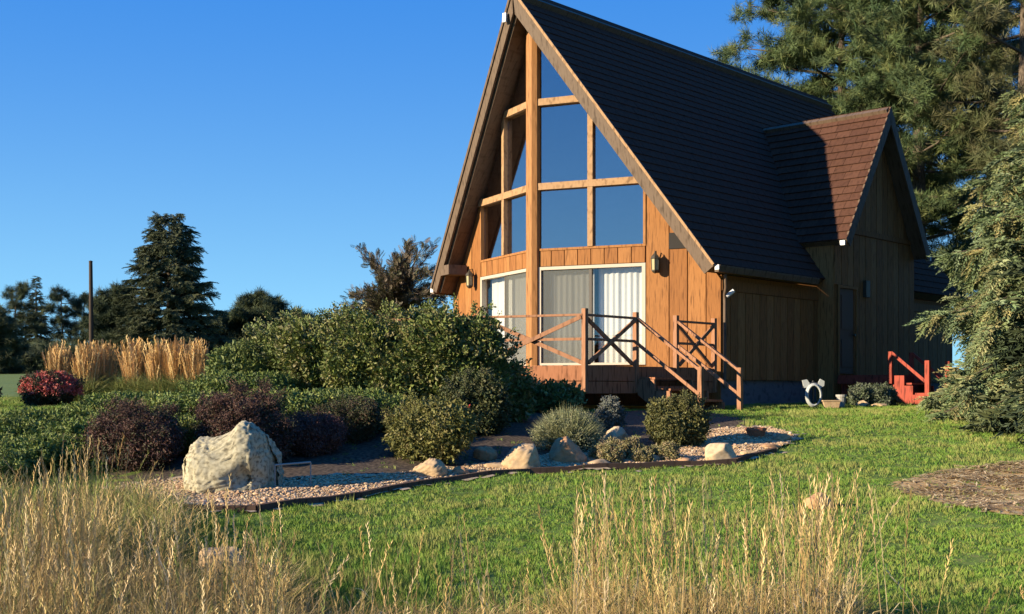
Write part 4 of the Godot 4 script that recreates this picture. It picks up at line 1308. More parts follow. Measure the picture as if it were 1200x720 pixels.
	var spots := [[235, 17.6, 0.95, 0.36], [330, 17.4, 1.0, 0.40], [405, 17.3, 0.8, 0.44], [452, 17.2, 0.55, 0.42], [150, 18.6, 0.9, 0.30], [75, 17.8, 0.95, 0.30], [5, 17.0, 1.0, 0.30], [120, 16.6, 0.8, 0.30], [45, 15.2, 0.85, 0.34], [285, 19.2, 1.0, 0.40], [205, 16.3, 0.6, 0.32], [-10, 14.2, 0.7, 0.36], [110, 15.0, 0.5, 0.30]]
	var names := ["low green juniper behind the large barberry's flank, below the reed row", "low green juniper directly above the large dark barberry", "low green juniper above the small reddish barberry", "small green juniper against the loose olive shrub",
		"low green shrub under the broad tawny reed clump", "low green shrub below the red flower bush", "low green shrub below the second red flower bush", "low green shrub just above the barberry beside the dry grass", "low olive weed clump behind the tallest dry grass", "low green juniper at the foot of the pale end bush", "small green shrub between the two dark barberries", "low olive weed clump at the meadow's outer end", "small green shrub at the barberry's dry grass side"]
	for i in spots.size():
		var sp = spots[i]
		shrub("spreading_juniper", names[i], "shrub", gg, on_ground(sp[0], sp[1]), Vector3(sp[2], sp[3], sp[2] * 0.85), meshes.small, int(2600 * sp[2]), gc, 1.0, 1.7, 9, 0.5, 0.9, 20 + i)
	shrub("yellow_shrub", "small yellow-green shrub between two barberries", "shrub", "", on_ground(222, 15.6), Vector3(0.28, 0.40, 0.26), meshes.small, 500, [g3(0.16, 0.17, 0.03), g3(0.12, 0.14, 0.03)], 0.9, 1.3, 5, 0.4, 0.8, 40)
	# olive shrub with the rose beside it
	shrub("olive_shrub", "loose olive green shrub at the gravel edge below the leafy bank", "shrub", "", hit(500, 541), Vector3(0.80, 0.74, 0.48), meshes.small, 4200, [g3(0.15, 0.15, 0.04), g3(0.185, 0.175, 0.05), g3(0.115, 0.12, 0.034), g3(0.21, 0.185, 0.065)], 1.0, 1.6, 10, 0.45, 1.0, 41)
	var rose: Node3D = shrub("rose_bush", "loose rose bush with one red bloom beside the olive shrub", "rose bush", "", on_ground(556, 17.6), Vector3(0.54, 0.88, 0.45), meshes.small, 1500, [g3(0.07, 0.085, 0.03), g3(0.10, 0.10, 0.04), g3(0.05, 0.065, 0.025)], 1.0, 1.8, 9, 0.3, 0.8, 42)
	var st := start()
	var rc := at(547, 480, 17.1) - rose.position
	for i in 26:
		var d := rdir()
		var k := 0.02 + 0.045 * rng.randf()
		var s := d.cross(Vector3(0.3, 1, 0.1)).normalized()
		blade(st, rc + d * 0.01, rc + d * (k + 0.035), 0.03, s, d * 0.01)
	var bl := obj("bloom", st, mat("rose_red", Color(0.55, 0.04, 0.06), 0.6), rose)
	bl.set_meta("label", "red rose bloom")
	# shaded sage behind
	shrub("grey_shrub", "sparse grey-leaved shrub in shade between the round bush and the deck", "shrub", "", on_ground(716, 18.6), Vector3(0.22, 0.46, 0.2), meshes.small, 260, [g3(0.20, 0.20, 0.17), g3(0.15, 0.16, 0.13)], 0.9, 1.4, 5, 0.3, 0.8, 43)
	spiky_bush("round_grey_bush", "round grey-green bush of upright stems between rocks and deck", hit(666, 527), 0.58, 0.80)
	shrub("rounded_shrub", "dense rounded dark olive shrub below the deck steps", "shrub", "", hit(795, 523), Vector3(0.52, 0.70, 0.45), meshes.small, 2600, [g3(0.12, 0.115, 0.036), g3(0.155, 0.145, 0.05), g3(0.085, 0.09, 0.028)], 0.9, 1.4, 9, 0.5, 0.7, 46)
	# low sedum along the gravel
	var sed := [g3(0.24, 0.21, 0.09), g3(0.30, 0.26, 0.12), g3(0.18, 0.17, 0.07), g3(0.32, 0.24, 0.14)]
	var sspots := [[702, 540], [722, 536], [741, 541], [762, 537], [785, 541], [716, 545], [752, 544]]
	for i in sspots.size():
		shrub("sedum", "low yellowish sedum cushion between the pink rock and pale rock", "sedum", "sedum cushions on the gravel", hit(sspots[i][0], sspots[i][1]), Vector3(0.15, 0.17 + 0.06 * (i % 3), 0.13), meshes.small, 240, sed, 0.6, 1.0, 5, 0.5, 0.9, 60 + i)
	for i in 4:
		shrub("wall_plant", "small dim leafy plant at the wall foot under the porch", "plant", "plants under the porch", on_ground(1006 + 12 * i, 25.2 + 0.3 * (i % 2)), Vector3(0.22, 0.42, 0.2), meshes.small, 300, [g3(0.12, 0.15, 0.08), g3(0.16, 0.18, 0.12)], 0.9, 1.5, 5, 0.3, 0.8, 70 + i)
	# red-flowered bushes far left
	for i in 2:
		var pp := on_ground([60, -34][i], [25.0, 24.0][i])
		var b: Node3D = shrub("red_flower_bush", ["round bush covered in red flowers below the first reed plume", "part of a red-flowering bush in the lawn, clear of the reeds"][i], "flower bush", "red-flowering bushes", pp, Vector3(0.66, 0.70, 0.6) * [1.0, 0.8][i], meshes.small, 1700, [g3(0.05, 0.06, 0.025), g3(0.08, 0.05, 0.03), g3(0.04, 0.05, 0.02)], 1.0, 1.6, 9, 0.5, 0.5, 80 + i)
		var buf := PackedFloat32Array()
		rng.seed = 4411 + i
		for k in 700:
			var d := rdir()
			d.y = absf(d.y)
			var s: Vector3 = Vector3(0.66, 0.42, 0.6) * [1.0, 0.8][i]
			add_copy(buf, Vector3(0, s.y * 0.7, 0) + d * s * rng.randf_range(0.8, 1.02), aim(d + rdir() * 0.3, rng.randf() * TAU, Vector3.ONE * rng.randf_range(0.9, 1.6)), pick([g3(0.52, 0.11, 0.09), g3(0.42, 0.07, 0.06), g3(0.58, 0.20, 0.16)]))
		stuff(many("flowers", meshes.small, M.leaf, buf, b))
	reeds()
	pebbles()
func spiky_bush(called: String, label: String, p: Vector3, radius: float, height: float):
	var t := thing(called, label, "bush", "", p)
	var r := RandomNumberGenerator.new()
	r.seed = 77
	var st := grass_tuft_mesh(r, 7, 0.05, 0.012, 0.12)
	var buf := PackedFloat32Array()
	for i in 1500:
		var a := r.randf() * TAU
		var k := sqrt(r.randf())
		var d := Vector3(cos(a) * k * 0.95, 1.0 - 0.45 * k, sin(a) * k * 0.95)
		var l := height * r.randf_range(0.62, 1.02) * (1.0 - 0.18 * k)
		add_copy(buf, Vector3(cos(a), 0, sin(a)) * 0.18 * k * radius, aim(d, r.randf() * TAU, Vector3(0.5, l, 0.5)), pick([g3(0.24, 0.25, 0.13), g3(0.30, 0.31, 0.17), g3(0.19, 0.21, 0.10), g3(0.36, 0.33, 0.18)]))
	many("stems", st, M.leaf, buf, t)
	buf = PackedFloat32Array()
	for i in 500:
		var d := rdir()
		d.y = absf(d.y) * 0.9 + 0.05
		add_copy(buf, d * Vector3(radius, height * 0.8, radius) * r.randf_range(0.55, 0.98), aim(d + Vector3.UP, r.randf() * TAU, Vector3.ONE * r.randf_range(0.8, 1.3)), pick([g3(0.24, 0.25, 0.12), g3(0.31, 0.31, 0.17)]))
	many("leaves", meshes.fine, M.leaf, buf, t)
func reeds():
	# clumps of feather reed grass, tawny plumes over green bases
	var r := RandomNumberGenerator.new()
	r.seed = 31
	var stalk := stalk_mesh(r, 0.004, 0.0075, 0.52, 24)
	var tuft := grass_tuft_mesh(r, 9, 0.10, 0.008, 0.35)
	var list := [[69, 29.5, 1.45], [101, 29.0, 1.45], [121, 29.6, 1.50], [158, 29.0, 1.58], [186, 28.6, 1.50], [208, 28.4, 1.54], [231, 28.2, 1.48]]
	for i in list.size():
		var c = list[i]
		var label: String = ["tawny feather reed clump behind the red flower bush", "tawny reed clump in a pair, beside the dark utility pole", "tawny reed clump in a pair, beside the dark utility pole", "broad tawny reed clump below the big spruce", "tawny reed clump in the row below the big spruce", "tawny reed clump in the row below the big spruce", "last tawny reed clump in the row, beside the leafy bank"][i]
		var t := thing("feather_reed", label, "ornamental grass", "tawny feather reed clumps", on_ground(c[0], c[1]))
		var buf := PackedFloat32Array()
		for k in 360:
			var a := r.randf() * TAU
			var q := Vector3(cos(a), 0, sin(a)) * 0.17 * sqrt(r.randf())
			var d := Vector3.UP + q * r.randf_range(0.1, 1.15) + Vector3(r.randf_range(-0.05, 0.05), 0, r.randf_range(-0.05, 0.05))
			var s: float = c[2] * r.randf_range(0.60, 1.06) * (1.0 - 2.2 * q.length() * q.length() / 0.3)
			add_copy(buf, q, aim(d, r.randf() * TAU, Vector3(s, s, s)), pick([g3(0.70, 0.46, 0.19), g3(0.64, 0.40, 0.15), g3(0.74, 0.53, 0.26), g3(0.58, 0.37, 0.15)]))
		many("plumes", stalk, M.dry, buf, t)
		buf = PackedFloat32Array()
		for k in 260:
			var a := r.randf() * TAU
			var q := Vector3(cos(a), 0, sin(a)) * 0.34 * sqrt(r.randf())
			add_copy(buf, q, aim(Vector3.UP + q * 1.6, r.randf() * TAU, Vector3(1.6, r.randf_range(0.45, 0.80), 1.6)), pick([g3(0.15, 0.18, 0.05), g3(0.11, 0.14, 0.04), g3(0.20, 0.19, 0.06)]))
		many("leaves", tuft, M.leaf, buf, t)
func pebbles():
	var st := start()
	var n := 6
	var r := RandomNumberGenerator.new()
	r.seed = 8
	# a squashed lump of 20 faces
	var ring := []
	for i in n: ring.append(Vector3(cos(TAU * i / n) * r.randf_range(0.8, 1.1), r.randf_range(-0.1, 0.2), sin(TAU * i / n) * r.randf_range(0.8, 1.1)))
	var top := Vector3(0.1, 0.62, -0.1)
	var bot := Vector3(0, -0.5, 0)
	for i in n:
		var a: Vector3 = ring[i]
		var b: Vector3 = ring[(i + 1) % n]
		var m1 := a.lerp(top, 0.55) + Vector3.UP * 0.16
		var m2 := b.lerp(top, 0.55) + Vector3.UP * 0.16
		for t in [[a, b, m2], [a, m2, m1], [m1, m2, top], [a, b, bot]]:
			var nn: Vector3 = (t[1] - t[0]).cross(t[2] - t[0]).normalized()
			if nn.dot(t[0] + t[1] + t[2]) < 0: nn = -nn
			tri(st, t[0], t[1], t[2], nn)
	var mesh := st.commit()
	var lo := bed_poly[0]
	var hi := bed_poly[0]
	for p in bed_poly:
		lo = lo.min(p)
		hi = hi.max(p)
	var buf := PackedFloat32Array()
	var tries := 0
	while buf.size() / 16 < 20000 and tries < 150000:
		tries += 1
		var p := Vector2(r.randf_range(lo.x, hi.x), r.randf_range(lo.y, hi.y))
		if not Geometry2D.is_point_in_polygon(p, bed_poly): continue
		var s := r.randf_range(0.008, 0.022)
		if r.randf() < 0.03: s *= 1.8
		add_copy(buf, Vector3(p.x, ground(p.x, p.y) + 0.024 + s * 0.2, p.y), Basis.from_euler(Vector3(r.randf_range(-0.4, 0.4), r.randf() * TAU, r.randf_range(-0.4, 0.4))).scaled(Vector3(s, s * r.randf_range(0.6, 1.0), s)), pick([g3(0.58, 0.40, 0.23), g3(0.50, 0.32, 0.17), g3(0.64, 0.48, 0.30), g3(0.52, 0.32, 0.18), g3(0.32, 0.22, 0.13)]))
	stuff(many("gravel_pebbles", mesh, M.pebble, buf, self), "tan and pinkish pebbles covering the curved bed", "gravel")

# ------------------------------------------------------------------ trees
func trunk(t: Node3D, pts: Array, radii: Array, sides := 9) -> void:
	var st := start()
	add_tube(st, pts, radii, sides)
	obj("trunk", st, M.bark, t)
func spruce(label: String, group: String, p: Vector3, height: float, radius: float, cols: Array, sd: int, density := 1.0, spray_size := 0.5, gap := 0.26, sag := 0.35, mesh: Mesh = null, called := "spruce_tree", low := 0.05):
	var t := thing(called, label, "spruce" if called == "spruce_tree" else "tree", group, p)
	var r := RandomNumberGenerator.new()
	r.seed = sd
	trunk(t, [Vector3(0, -0.3, 0), Vector3(0, height * 0.5, 0), Vector3(0, height * 0.99, 0)], [height * 0.022 + 0.03, height * 0.013 + 0.015, 0.012])
	var buf := PackedFloat32Array()
	var limbs := start()
	var y := height * low
	while y < height * 0.985:
		var k := 1.0 - y / height
		var reach := radius * (0.10 + 0.90 * pow(k, 0.82)) * r.randf_range(0.80, 1.12)
		var n := int((5 + 6 * k) * (0.8 + 0.2 * density))
		var a0 := r.randf() * TAU
		for i in n:
			var a := a0 + TAU * (i + r.randf_range(-0.3, 0.3)) / n
			var l := reach * r.randf_range(0.68, 1.10)
			var out := Vector3(cos(a), 0, sin(a))
			var lift := lerpf(0.75, -sag * 0.6, clampf(k * 1.4, 0, 1))
			var yb := y + r.randf_range(-0.5, 0.5) * gap
			var pts := []
			for j in 5:
				var s := j / 4.0
				pts.append(Vector3(0, yb, 0) + out * l * s + Vector3.UP * l * (lift * s - sag * s * s * 0.45 + sag * 0.38 * s * s * s))
			if l > 0.5: add_tube(limbs, [pts[0], pts[2], pts[4]], [0.012 + l * 0.012, 0.008 + l * 0.006, 0.004], 4)
			var m := int(maxf(4.0, l / spray_size * 7.0 * density))
			for j in m:
				var s := sqrt(lerpf(0.06, 1.0, (j + r.randf()) / m))
				var fi: int = min(3, int(s * 4))
				var q: Vector3 = pts[fi].lerp(pts[fi + 1], clampf(s * 4 - fi, 0, 1))
				var sideways := out.cross(Vector3.UP) * r.randf_range(-1, 1)
				var d := (out * r.randf_range(0.4, 1.0) + sideways * 0.85 + Vector3.UP * r.randf_range(-sag * 1.6, 0.25)).normalized()
				var z := (Vector3.UP + rdir() * 0.35).normalized()
				var x := d.cross(z).normalized()
				z = x.cross(d).normalized()
				var sz := spray_size * r.randf_range(0.65, 1.15) * clampf(0.45 + l * 0.5, 0.45, 1.0)
				add_copy(buf, q + rdir() * 0.04, Basis(x * sz, d * sz, z * sz), pick(cols, 0.25))
		y += gap * r.randf_range(0.8, 1.2) * lerpf(0.65, 1.0, k)
	obj("limbs", limbs, M.bark, t)
	many("crown", mesh if mesh else meshes.spray, M.needle, buf, t)
	return t
func pine(label: String, group: String, p: Vector3, height: float, radius: float, cols: Array, sd: int, low := 0.15, tuft_size := 0.34, limbs_n := 46, per := 10, called := "pine_tree", lean := Vector3.ZERO):
	# an open crown: spreading limbs, each ending in several clouds of needle tufts
	var t := thing(called, label, "pine" if called == "pine_tree" else "tree", group, p)
	var r := RandomNumberGenerator.new()
	r.seed = sd
	var tops := []
	var rad := []
	for i in 6:
		var s := i / 5.0
		tops.append(Vector3(0, -0.3, 0) + Vector3.UP * height * s + lean * s + Vector3(r.randf_range(-0.1, 0.1), 0, r.randf_range(-0.1, 0.1)) * s * 2.0)
		rad.append(lerpf(height * 0.019, 0.03, s))
	trunk(t, tops, rad)
	var limbs := start()
	var buf := PackedFloat32Array()
	for i in limbs_n:
		var s := lerpf(low, 0.985, pow((i + r.randf() * 0.7) / limbs_n, 0.9))
		var fi: int = min(4, int(s * 5))
		var b: Vector3 = tops[fi].lerp(tops[fi + 1], s * 5 - fi)
		var a := i * 2.4 + r.randf_range(-0.5, 0.5)
		var prof := sin(PI * clampf(0.16 + 0.84 * (s - low) / (1.0 - low), 0, 1))
		var l := radius * (0.25 + 0.85 * prof) * r.randf_range(0.55, 1.12)
		var out := Vector3(cos(a), 0, sin(a))
		var tip := b + out * l + Vector3.UP * l * r.randf_range(-0.12, 0.38)
		var mid := b.lerp(tip, 0.5) + Vector3.UP * l * -0.06
		add_tube(limbs, [b, mid, tip], [0.03 + l * 0.012, 0.02 + l * 0.006, 0.008], 5)
		var clouds := int(2 + l * 1.6)
		for c in clouds:
			var w := lerpf(0.32, 1.05, (c + r.randf()) / clouds)
			var q := b.lerp(tip, w) + Vector3(r.randf_range(-1, 1), r.randf_range(-0.5, 0.6), r.randf_range(-1, 1)) * l * 0.17
			add_tube(limbs, [b.lerp(tip, w * 0.8), q], [0.012, 0.005], 4)
			var cr := r.randf_range(0.35, 0.68) * (0.55 + 0.14 * radius)
			for j in per:
				var d := rdir()
				var e := q + d * Vector3(cr, cr * 0.55, cr) * pow(r.randf(), 0.45)
				add_copy(buf, e, aim(d + Vector3.UP * 0.5 + out * 0.3, r.randf() * TAU, Vector3.ONE * tuft_size * r.randf_range(0.7, 1.2)), pick(cols, 0.25))
	obj("limbs", limbs, M.bark, t)
	many("crown", meshes.tuft, M.needle, buf, t)
	return t
func build_trees():
	var dark := [g3(0.045, 0.062, 0.028), g3(0.060, 0.080, 0.034), g3(0.082, 0.096, 0.040), g3(0.036, 0.052, 0.026)]
	var blue := [g3(0.085, 0.10, 0.048), g3(0.11, 0.12, 0.056), g3(0.06, 0.074, 0.038)]
	var yellow := [g3(0.225, 0.275, 0.12), g3(0.28, 0.315, 0.15), g3(0.165, 0.225, 0.10), g3(0.34, 0.31, 0.14), g3(0.21, 0.27, 0.14)]
	# near spruce at the right edge
	spruce("large drooping yellow-green spruce beside the red porch steps", "", on_ground(1256, 20.0), 6.1, 2.95, yellow, 401, 1.5, 0.40, 0.20, 0.8, meshes.spray2, "spruce_tree", 0.10)
	# tall trees behind the house
	var gr := "tall pines behind the house"
	var pg := [g3(0.072, 0.108, 0.040), g3(0.10, 0.138, 0.05), g3(0.052, 0.085, 0.034), g3(0.15, 0.172, 0.06)]
	pine("tall clumpy pine rising directly behind the dark main roof", gr, on_ground(985, 47.0), 19.5, 4.3, pg, 411, 0.2, 0.37, 104, 14)
	pine("tall dense pine standing just behind the dormer gable", gr, on_ground(1075, 42.0), 18.5, 3.6, pg, 412, 0.14, 0.36, 84, 12)
	pine("tall pine between the dormer and the drooping spruce", gr, on_ground(1165, 45.0), 19.0, 3.9, pg, 413, 0.12, 0.34, 74, 11)
	pine("yellowish pine high above the drooping spruce", gr, on_ground(1200, 38.0), 17.0, 2.8, [g3(0.10, 0.11, 0.045), g3(0.13, 0.125, 0.055), g3(0.075, 0.09, 0.036)], 415, 0.36, 0.36, 44, 11)
	# the spruce row goes on beyond the picture's right edge and keeps the open sky off the side wall
	var row := [[11.8, -7.0, 12.5, 3.3, "spruce in the row past the drooping one, level with the porch"], [13.2, -0.5, 11.0, 3.0, "spruce in the row past the drooping one, level with the deck steps"], [10.8, -13.0, 13.0, 3.3, "spruce in the row past the drooping one, at the house's far corner"]]
	for i in row.size():
		var q = row[i]
		spruce(q[4], "spruces in the row beside the house", Vector3(q[0], ground(q[0], q[1]), q[1]), q[2], q[3], dark, 451 + i, 1.1, 0.9, 0.45, 0.5, meshes.spray2)
	# feathery tree left of the roof
	feathery(on_ground(468, 39.0))
	# far left
	spruce("big broad dark spruce standing above the tawny reed row", "", on_ground(198, 80.0), 10.9, 4.3, blue, 421, 1.6, 0.85, 0.42, 0.35)
	pine("mid-size dark pine joined to the big spruce's shaded flank", "", on_ground(140, 84.0), 6.6, 2.4, dark, 422, 0.05, 0.5, 44, 12)
	var gf := "dark trees on the far side of the lawn"
	pine("rounded dark tree with a pointed top, first beyond the big spruce", gf, on_ground(303, 88.0), 6.3, 2.9, dark, 431, 0.04, 0.48, 56, 13)
	pine("low rounded dark tree tucked behind the pale end of the leafy bank", gf, on_ground(340, 90.0), 5.0, 2.6, dark, 432, 0.03, 0.5, 46, 12)
	pine("low dark tree between the big spruce and the pointed rounded tree", gf, on_ground(262, 92.0), 4.6, 2.2, dark, 438, 0.03, 0.5, 40, 12)
	pine("open pine with bare lower trunk, second from the pole", gf, on_ground(72, 112.0), 8.2, 2.3, dark, 433, 0.30, 0.45, 20, 7)
	pine("open pine right behind the utility pole", gf, on_ground(97, 114.0), 8.0, 2.0, dark, 434, 0.34, 0.45, 17, 7)
	pine("wide pine at the end of the tree line with a high crown", gf, on_ground(18, 112.0), 8.6, 2.6, dark, 435, 0.26, 0.45, 24, 8)
	pine("lighter rounded tree low in front of the wide pine", gf, on_ground(-2, 100.0), 5.4, 2.0, [g3(0.06, 0.075, 0.034), g3(0.08, 0.09, 0.04)], 439, 0.05, 0.5, 40, 12)
	spruce("narrow dark spruce spire in the far tree line", gf, on_ground(42, 116.0), 9.4, 1.5, dark, 436, 1.2, 0.75, 0.42, 0.3)
	pine("open pine showing sky between pole and big spruce", gf, on_ground(124, 112.0), 7.6, 2.1, dark, 437, 0.3, 0.45, 18, 7)
	# undergrowth beneath the tree line
	var r := RandomNumberGenerator.new()
	r.seed = 61
	var buf := PackedFloat32Array()
	for i in 5200:
		var u := r.randf_range(-60, 420)
		var d := r.randf_range(104, 116)
		var p := on_ground(u, d)
		var hh := 2.5 + 0.9 * lumps_noise.get_noise_1d(u * 0.12)
		add_copy(buf, p + Vector3.UP * r.randf() * hh, aim(rdir() + Vector3.UP * 0.5, r.randf() * TAU, Vector3.ONE * r.randf_range(0.5, 0.9)), pick(dark, 0.3))
	stuff(many("far_thicket", meshes.tuft, M.needle, buf, self), "dark undergrowth running below the far tree line", "thicket")
func feathery(p: Vector3):
	var t := thing("feathery_tree", "feathery brownish green tree with fine drooping fronds behind the leafy bank", "tree", "", p)
	var r := RandomNumberGenerator.new()
	r.seed = 71
	trunk(t, [Vector3(0, -0.2, 0), Vector3(-0.1, 1.6, 0), Vector3(-0.15, 3.0, 0)], [0.14, 0.11, 0.07])
	var limbs := start()
	var buf := PackedFloat32Array()
	for i in 84:
		var a := i * 2.4 + r.randf_range(-0.4, 0.4)
		var el := r.randf_range(0.10, 1.45)
		var d := Vector3(cos(a) * cos(el), sin(el), sin(a) * cos(el))
		var b := Vector3(-0.1, r.randf_range(1.5, 3.2), 0)
		var l := r.randf_range(1.1, 2.45) * lerpf(1.0, 0.95, sin(el))
		var tip := b + d * l
		add_tube(limbs, [b, b + d * l * 0.5 + Vector3.UP * 0.12, tip], [0.035, 0.022, 0.006], 5)
		for j in 56:
			var s := r.randf_range(0.25, 1.0)
			var q := b.lerp(tip, s) + Vector3.UP * 0.2 * sin(PI * s) + rdir() * 0.12
			var fd := (d + rdir() * 0.75 + Vector3.DOWN * 0.05).normalized()
			add_copy(buf, q, aim(fd, r.randf() * TAU, Vector3.ONE * r.randf_range(0.20, 0.36)), pick([g3(0.10, 0.085, 0.05), g3(0.13, 0.10, 0.065), g3(0.08, 0.08, 0.042), g3(0.15, 0.11, 0.075)], 0.2))
	obj("limbs", limbs, M.bark, t)
	many("crown", meshes.frond, M.leaf, buf, t)

# ------------------------------------------------------------------ grass
func ragged(c: Vector2) -> Vector2:
	return c + Vector2(lumps_noise.get_noise_2d(c.x * 9, c.y * 9), lumps_noise.get_noise_2d(c.x * 9 + 70, c.y * 9)) * 0.35
func bare(p: Vector2) -> int:
	p = ragged(p)
	if Geometry2D.is_point_in_polygon(p, bed_poly): return 1
	if Geometry2D.is_point_in_polygon(p, soil_poly): return 2
	if Geometry2D.is_point_in_polygon(p, dirt_poly): return 3
	# under house, deck and porch
	if absf(p.x) < 4.0 and p.y < 4.4 - PROW * absf(p.x) and p.y > -13.4: return 4
	if p.x > 3.9 and p.x < 5.3 and p.y > 0.1 and p.y < 1.5: return 4
	return 0
func build_grass():
	var r := RandomNumberGenerator.new()
	r.seed = 91
	var patch := FastNoiseLite.new()
	patch.seed = 33
	patch.frequency = 0.55
	patch.fractal_octaves = 3
	var tuft := grass_tuft_mesh(r, 12, 0.7, 0.055, 0.45)
	var buf := PackedFloat32Array()
	var lawn_cols := [g3(0.145, 0.250, 0.034), g3(0.108, 0.210, 0.028), g3(0.185, 0.275, 0.042), g3(0.23, 0.265, 0.055)]
	var d := 6.0
	while d < 34.0:
		var step := 0.046 + 0.0022 * d
		var half0 := -0.47 * d
		var x := half0
		while x < 0.47 * d:
			var dd := d + r.randf_range(-0.5, 0.5) * step
			var rr := x + r.randf_range(-0.5, 0.5) * step
			x += step
			var p: Vector3 = EYE + fwd * dd + right * rr
			var w := bare(Vector2(p.x, p.z))
			if w > 0 and not (w == 3 and r.randf() < 0.10) and not (w == 2 and r.randf() < 0.05): continue
			var k := patch.get_noise_2d(p.x, p.z)
			var k2 := patch.get_noise_2d(p.x * 3.1 + 40, p.z * 3.1)
			var hgt := 0.044 + 0.030 * (k + k2) + 0.016 * r.randf()
			if r.randf() < 0.012: hgt *= 2.2
			if dd < 12.0 and rr < -0.5: hgt *= 1.0 + 0.6 * clampf((12.0 - dd) / 3.0, 0, 1)
			hgt = maxf(hgt, 0.026)
			var c := pick(lawn_cols, 0.15)
			if k + 0.5 * k2 > 0.22: c = c.lerp(g3(0.36, 0.31, 0.11), 0.65 * r.randf())
			add_copy(buf, Vector3(p.x, ground_rd(rr, dd) - 0.004, p.z), Basis(Vector3.UP, r.randf() * TAU).scaled(Vector3(0.060 * (1.0 + 0.012 * dd), hgt, 0.060 * (1.0 + 0.012 * dd))), c)
		d += step
	print("lawn tufts ", buf.size() / 16)
	stuff(many("lawn_grass", tuft, M.leaf, buf, self), "short green lawn grass between meadow and house", "grass")
	# bits of straw on the bare earth
	buf = PackedFloat32Array()
	var straw_mesh := start()
	blade(straw_mesh, Vector3(0, 0, -0.5), Vector3(0, 0.05, 0.5), 0.035, Vector3(1, 0, 0), Vector3.UP * 0.05)
	var sm := straw_mesh.commit()
	var lo := dirt_poly[0]
	var hi := dirt_poly[0]
	for p in dirt_poly:
		lo = lo.min(p)
		hi = hi.max(p)
	for i in 26000:
		var p := Vector2(r.randf_range(lo.x, hi.x), r.randf_range(lo.y, hi.y))
		if not Geometry2D.is_point_in_polygon(p, dirt_poly): continue
		if patch.get_noise_2d(p.x * 1.4, p.y * 1.4) < -0.12 and r.randf() < 0.8: continue
		add_copy(buf, Vector3(p.x, ground(p.x, p.y) + 0.02, p.y), Basis.from_euler(Vector3(r.randf_range(-0.3, 0.3), r.randf() * TAU, 0)).scaled(Vector3(2.0, 1.0, 1.0) * r.randf_range(0.08, 0.20)), pick([g3(0.62, 0.45, 0.23), g3(0.52, 0.36, 0.18), g3(0.68, 0.53, 0.30), g3(0.36, 0.23, 0.12)]))
	stuff(many("straw_litter", sm, M.dry, buf, self), "dry straw scattered over the bare earth patch", "straw")
	# tall dry meadow grass in the foreground
	var stalks := []
	for i in 5: stalks.append(stalk_mesh(r, 0.0026, 0.0030))
	var clump := grass_tuft_mesh(r, 18, 0.13, 0.0028, 0.30)
	var sb := [PackedFloat32Array(), PackedFloat32Array(), PackedFloat32Array(), PackedFloat32Array(), PackedFloat32Array()]
	var cb := PackedFloat32Array()
	var dry_cols := [g3(0.54, 0.38, 0.16), g3(0.46, 0.32, 0.13), g3(0.62, 0.46, 0.22), g3(0.40, 0.27, 0.11), g3(0.67, 0.52, 0.29)]
	var green_dry := [g3(0.30, 0.27, 0.10), g3(0.22, 0.22, 0.07), g3(0.38, 0.31, 0.13), g3(0.16, 0.18, 0.05)]
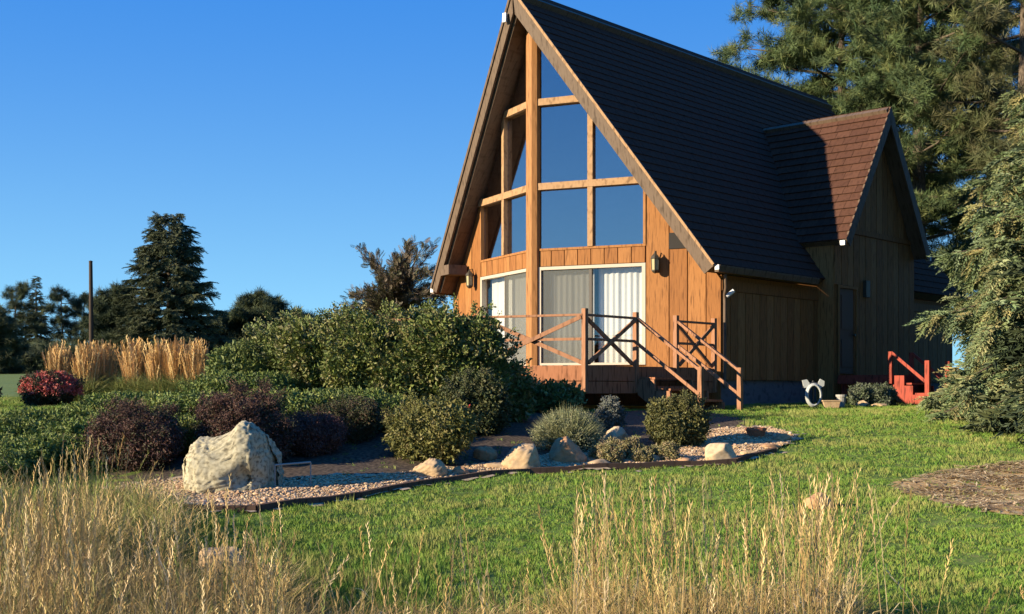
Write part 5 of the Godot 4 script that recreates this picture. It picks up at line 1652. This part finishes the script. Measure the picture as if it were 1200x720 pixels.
	# [u from, u to, depth from, depth to, stalks, height from, height to, clumps, clump height]
	var zones := [[-60, 110, 6.2, 9.6, 300, 0.60, 0.98, 1100, 0.50], [-60, 330, 5.6, 8.2, 320, 0.42, 0.76, 2100, 0.40], [120, 330, 6.0, 9.0, 60, 0.55, 0.85, 240, 0.34], [300, 560, 5.4, 7.4, 60, 0.50, 0.80, 560, 0.27], [540, 690, 5.4, 7.4, 34, 0.45, 0.70, 400, 0.26],
		[665, 800, 5.6, 8.0, 120, 0.62, 1.02, 520, 0.34], [780, 990, 5.6, 7.8, 170, 0.60, 1.02, 760, 0.34], [935, 985, 6.6, 7.8, 40, 0.9, 1.05, 50, 0.45], [990, 1260, 5.4, 7.4, 14, 0.5, 0.75, 120, 0.20], [1000, 1060, 6.2, 6.8, 4, 1.0, 1.1, 0, 0.3], [60, 140, 9.5, 11.5, 40, 0.7, 1.0, 60, 0.45]]
	for z in zones:
		for i in int(z[4]):
			var q := on_ground(r.randf_range(z[0], z[1]), r.randf_range(z[2], z[3]))
			var hgt := r.randf_range(z[5], z[6])
			var lean := Vector3(r.randf_range(-0.14, 0.14), 1.0, r.randf_range(-0.14, 0.14)) if r.randf() < 0.86 else Vector3(r.randf_range(-0.55, 0.55), 1.0, r.randf_range(-0.55, 0.55))
			add_copy(sb[r.randi() % 5], q - Vector3.UP * 0.02, aim(lean, r.randf() * TAU, Vector3(1, hgt, 1)), pick(dry_cols if r.randf() < 0.75 else green_dry))
		for i in int(z[7]):
			var q := on_ground(r.randf_range(z[0], z[1]), r.randf_range(z[2], z[3]))
			if absf((q - EYE).dot(right) / (q - EYE).dot(fwd) * FOCAL - (253.0 - 600.0)) < 28.0 and r.randf() < 0.85: continue
			var hgt: float = z[8] * r.randf_range(0.5, 1.1)
			add_copy(cb, q - Vector3.UP * 0.02, aim(Vector3(r.randf_range(-0.2, 0.2), 1, r.randf_range(-0.2, 0.2)), r.randf() * TAU, Vector3(1, hgt, 1)), pick(dry_cols if r.randf() < 0.6 else green_dry))
	# clumps between the gravel and the meadow, left
	for i in 420:
		var q := on_ground(r.randf_range(-40, 215), r.randf_range(9.2, 13.0))
		if bare(Vector2(q.x, q.z)) > 0: continue
		add_copy(cb, q - Vector3.UP * 0.02, aim(Vector3(r.randf_range(-0.2, 0.2), 1, r.randf_range(-0.2, 0.2)), r.randf() * TAU, Vector3(1.2, r.randf_range(0.2, 0.5), 1.2)), pick(dry_cols if r.randf() < 0.35 else [g3(0.16, 0.20, 0.05), g3(0.20, 0.23, 0.06), g3(0.26, 0.25, 0.09)]))
	var g := Node3D.new()
	g.name = "dry_meadow_grass"
	add_child(g)
	stuff(g, "tall dry tan meadow grass with thin seed heads in front of the lawn", "grass")
	for i in 5: many("stalks", stalks[i], M.dry, sb[i], g)
	many("blades", clump, M.dry, cb, g)
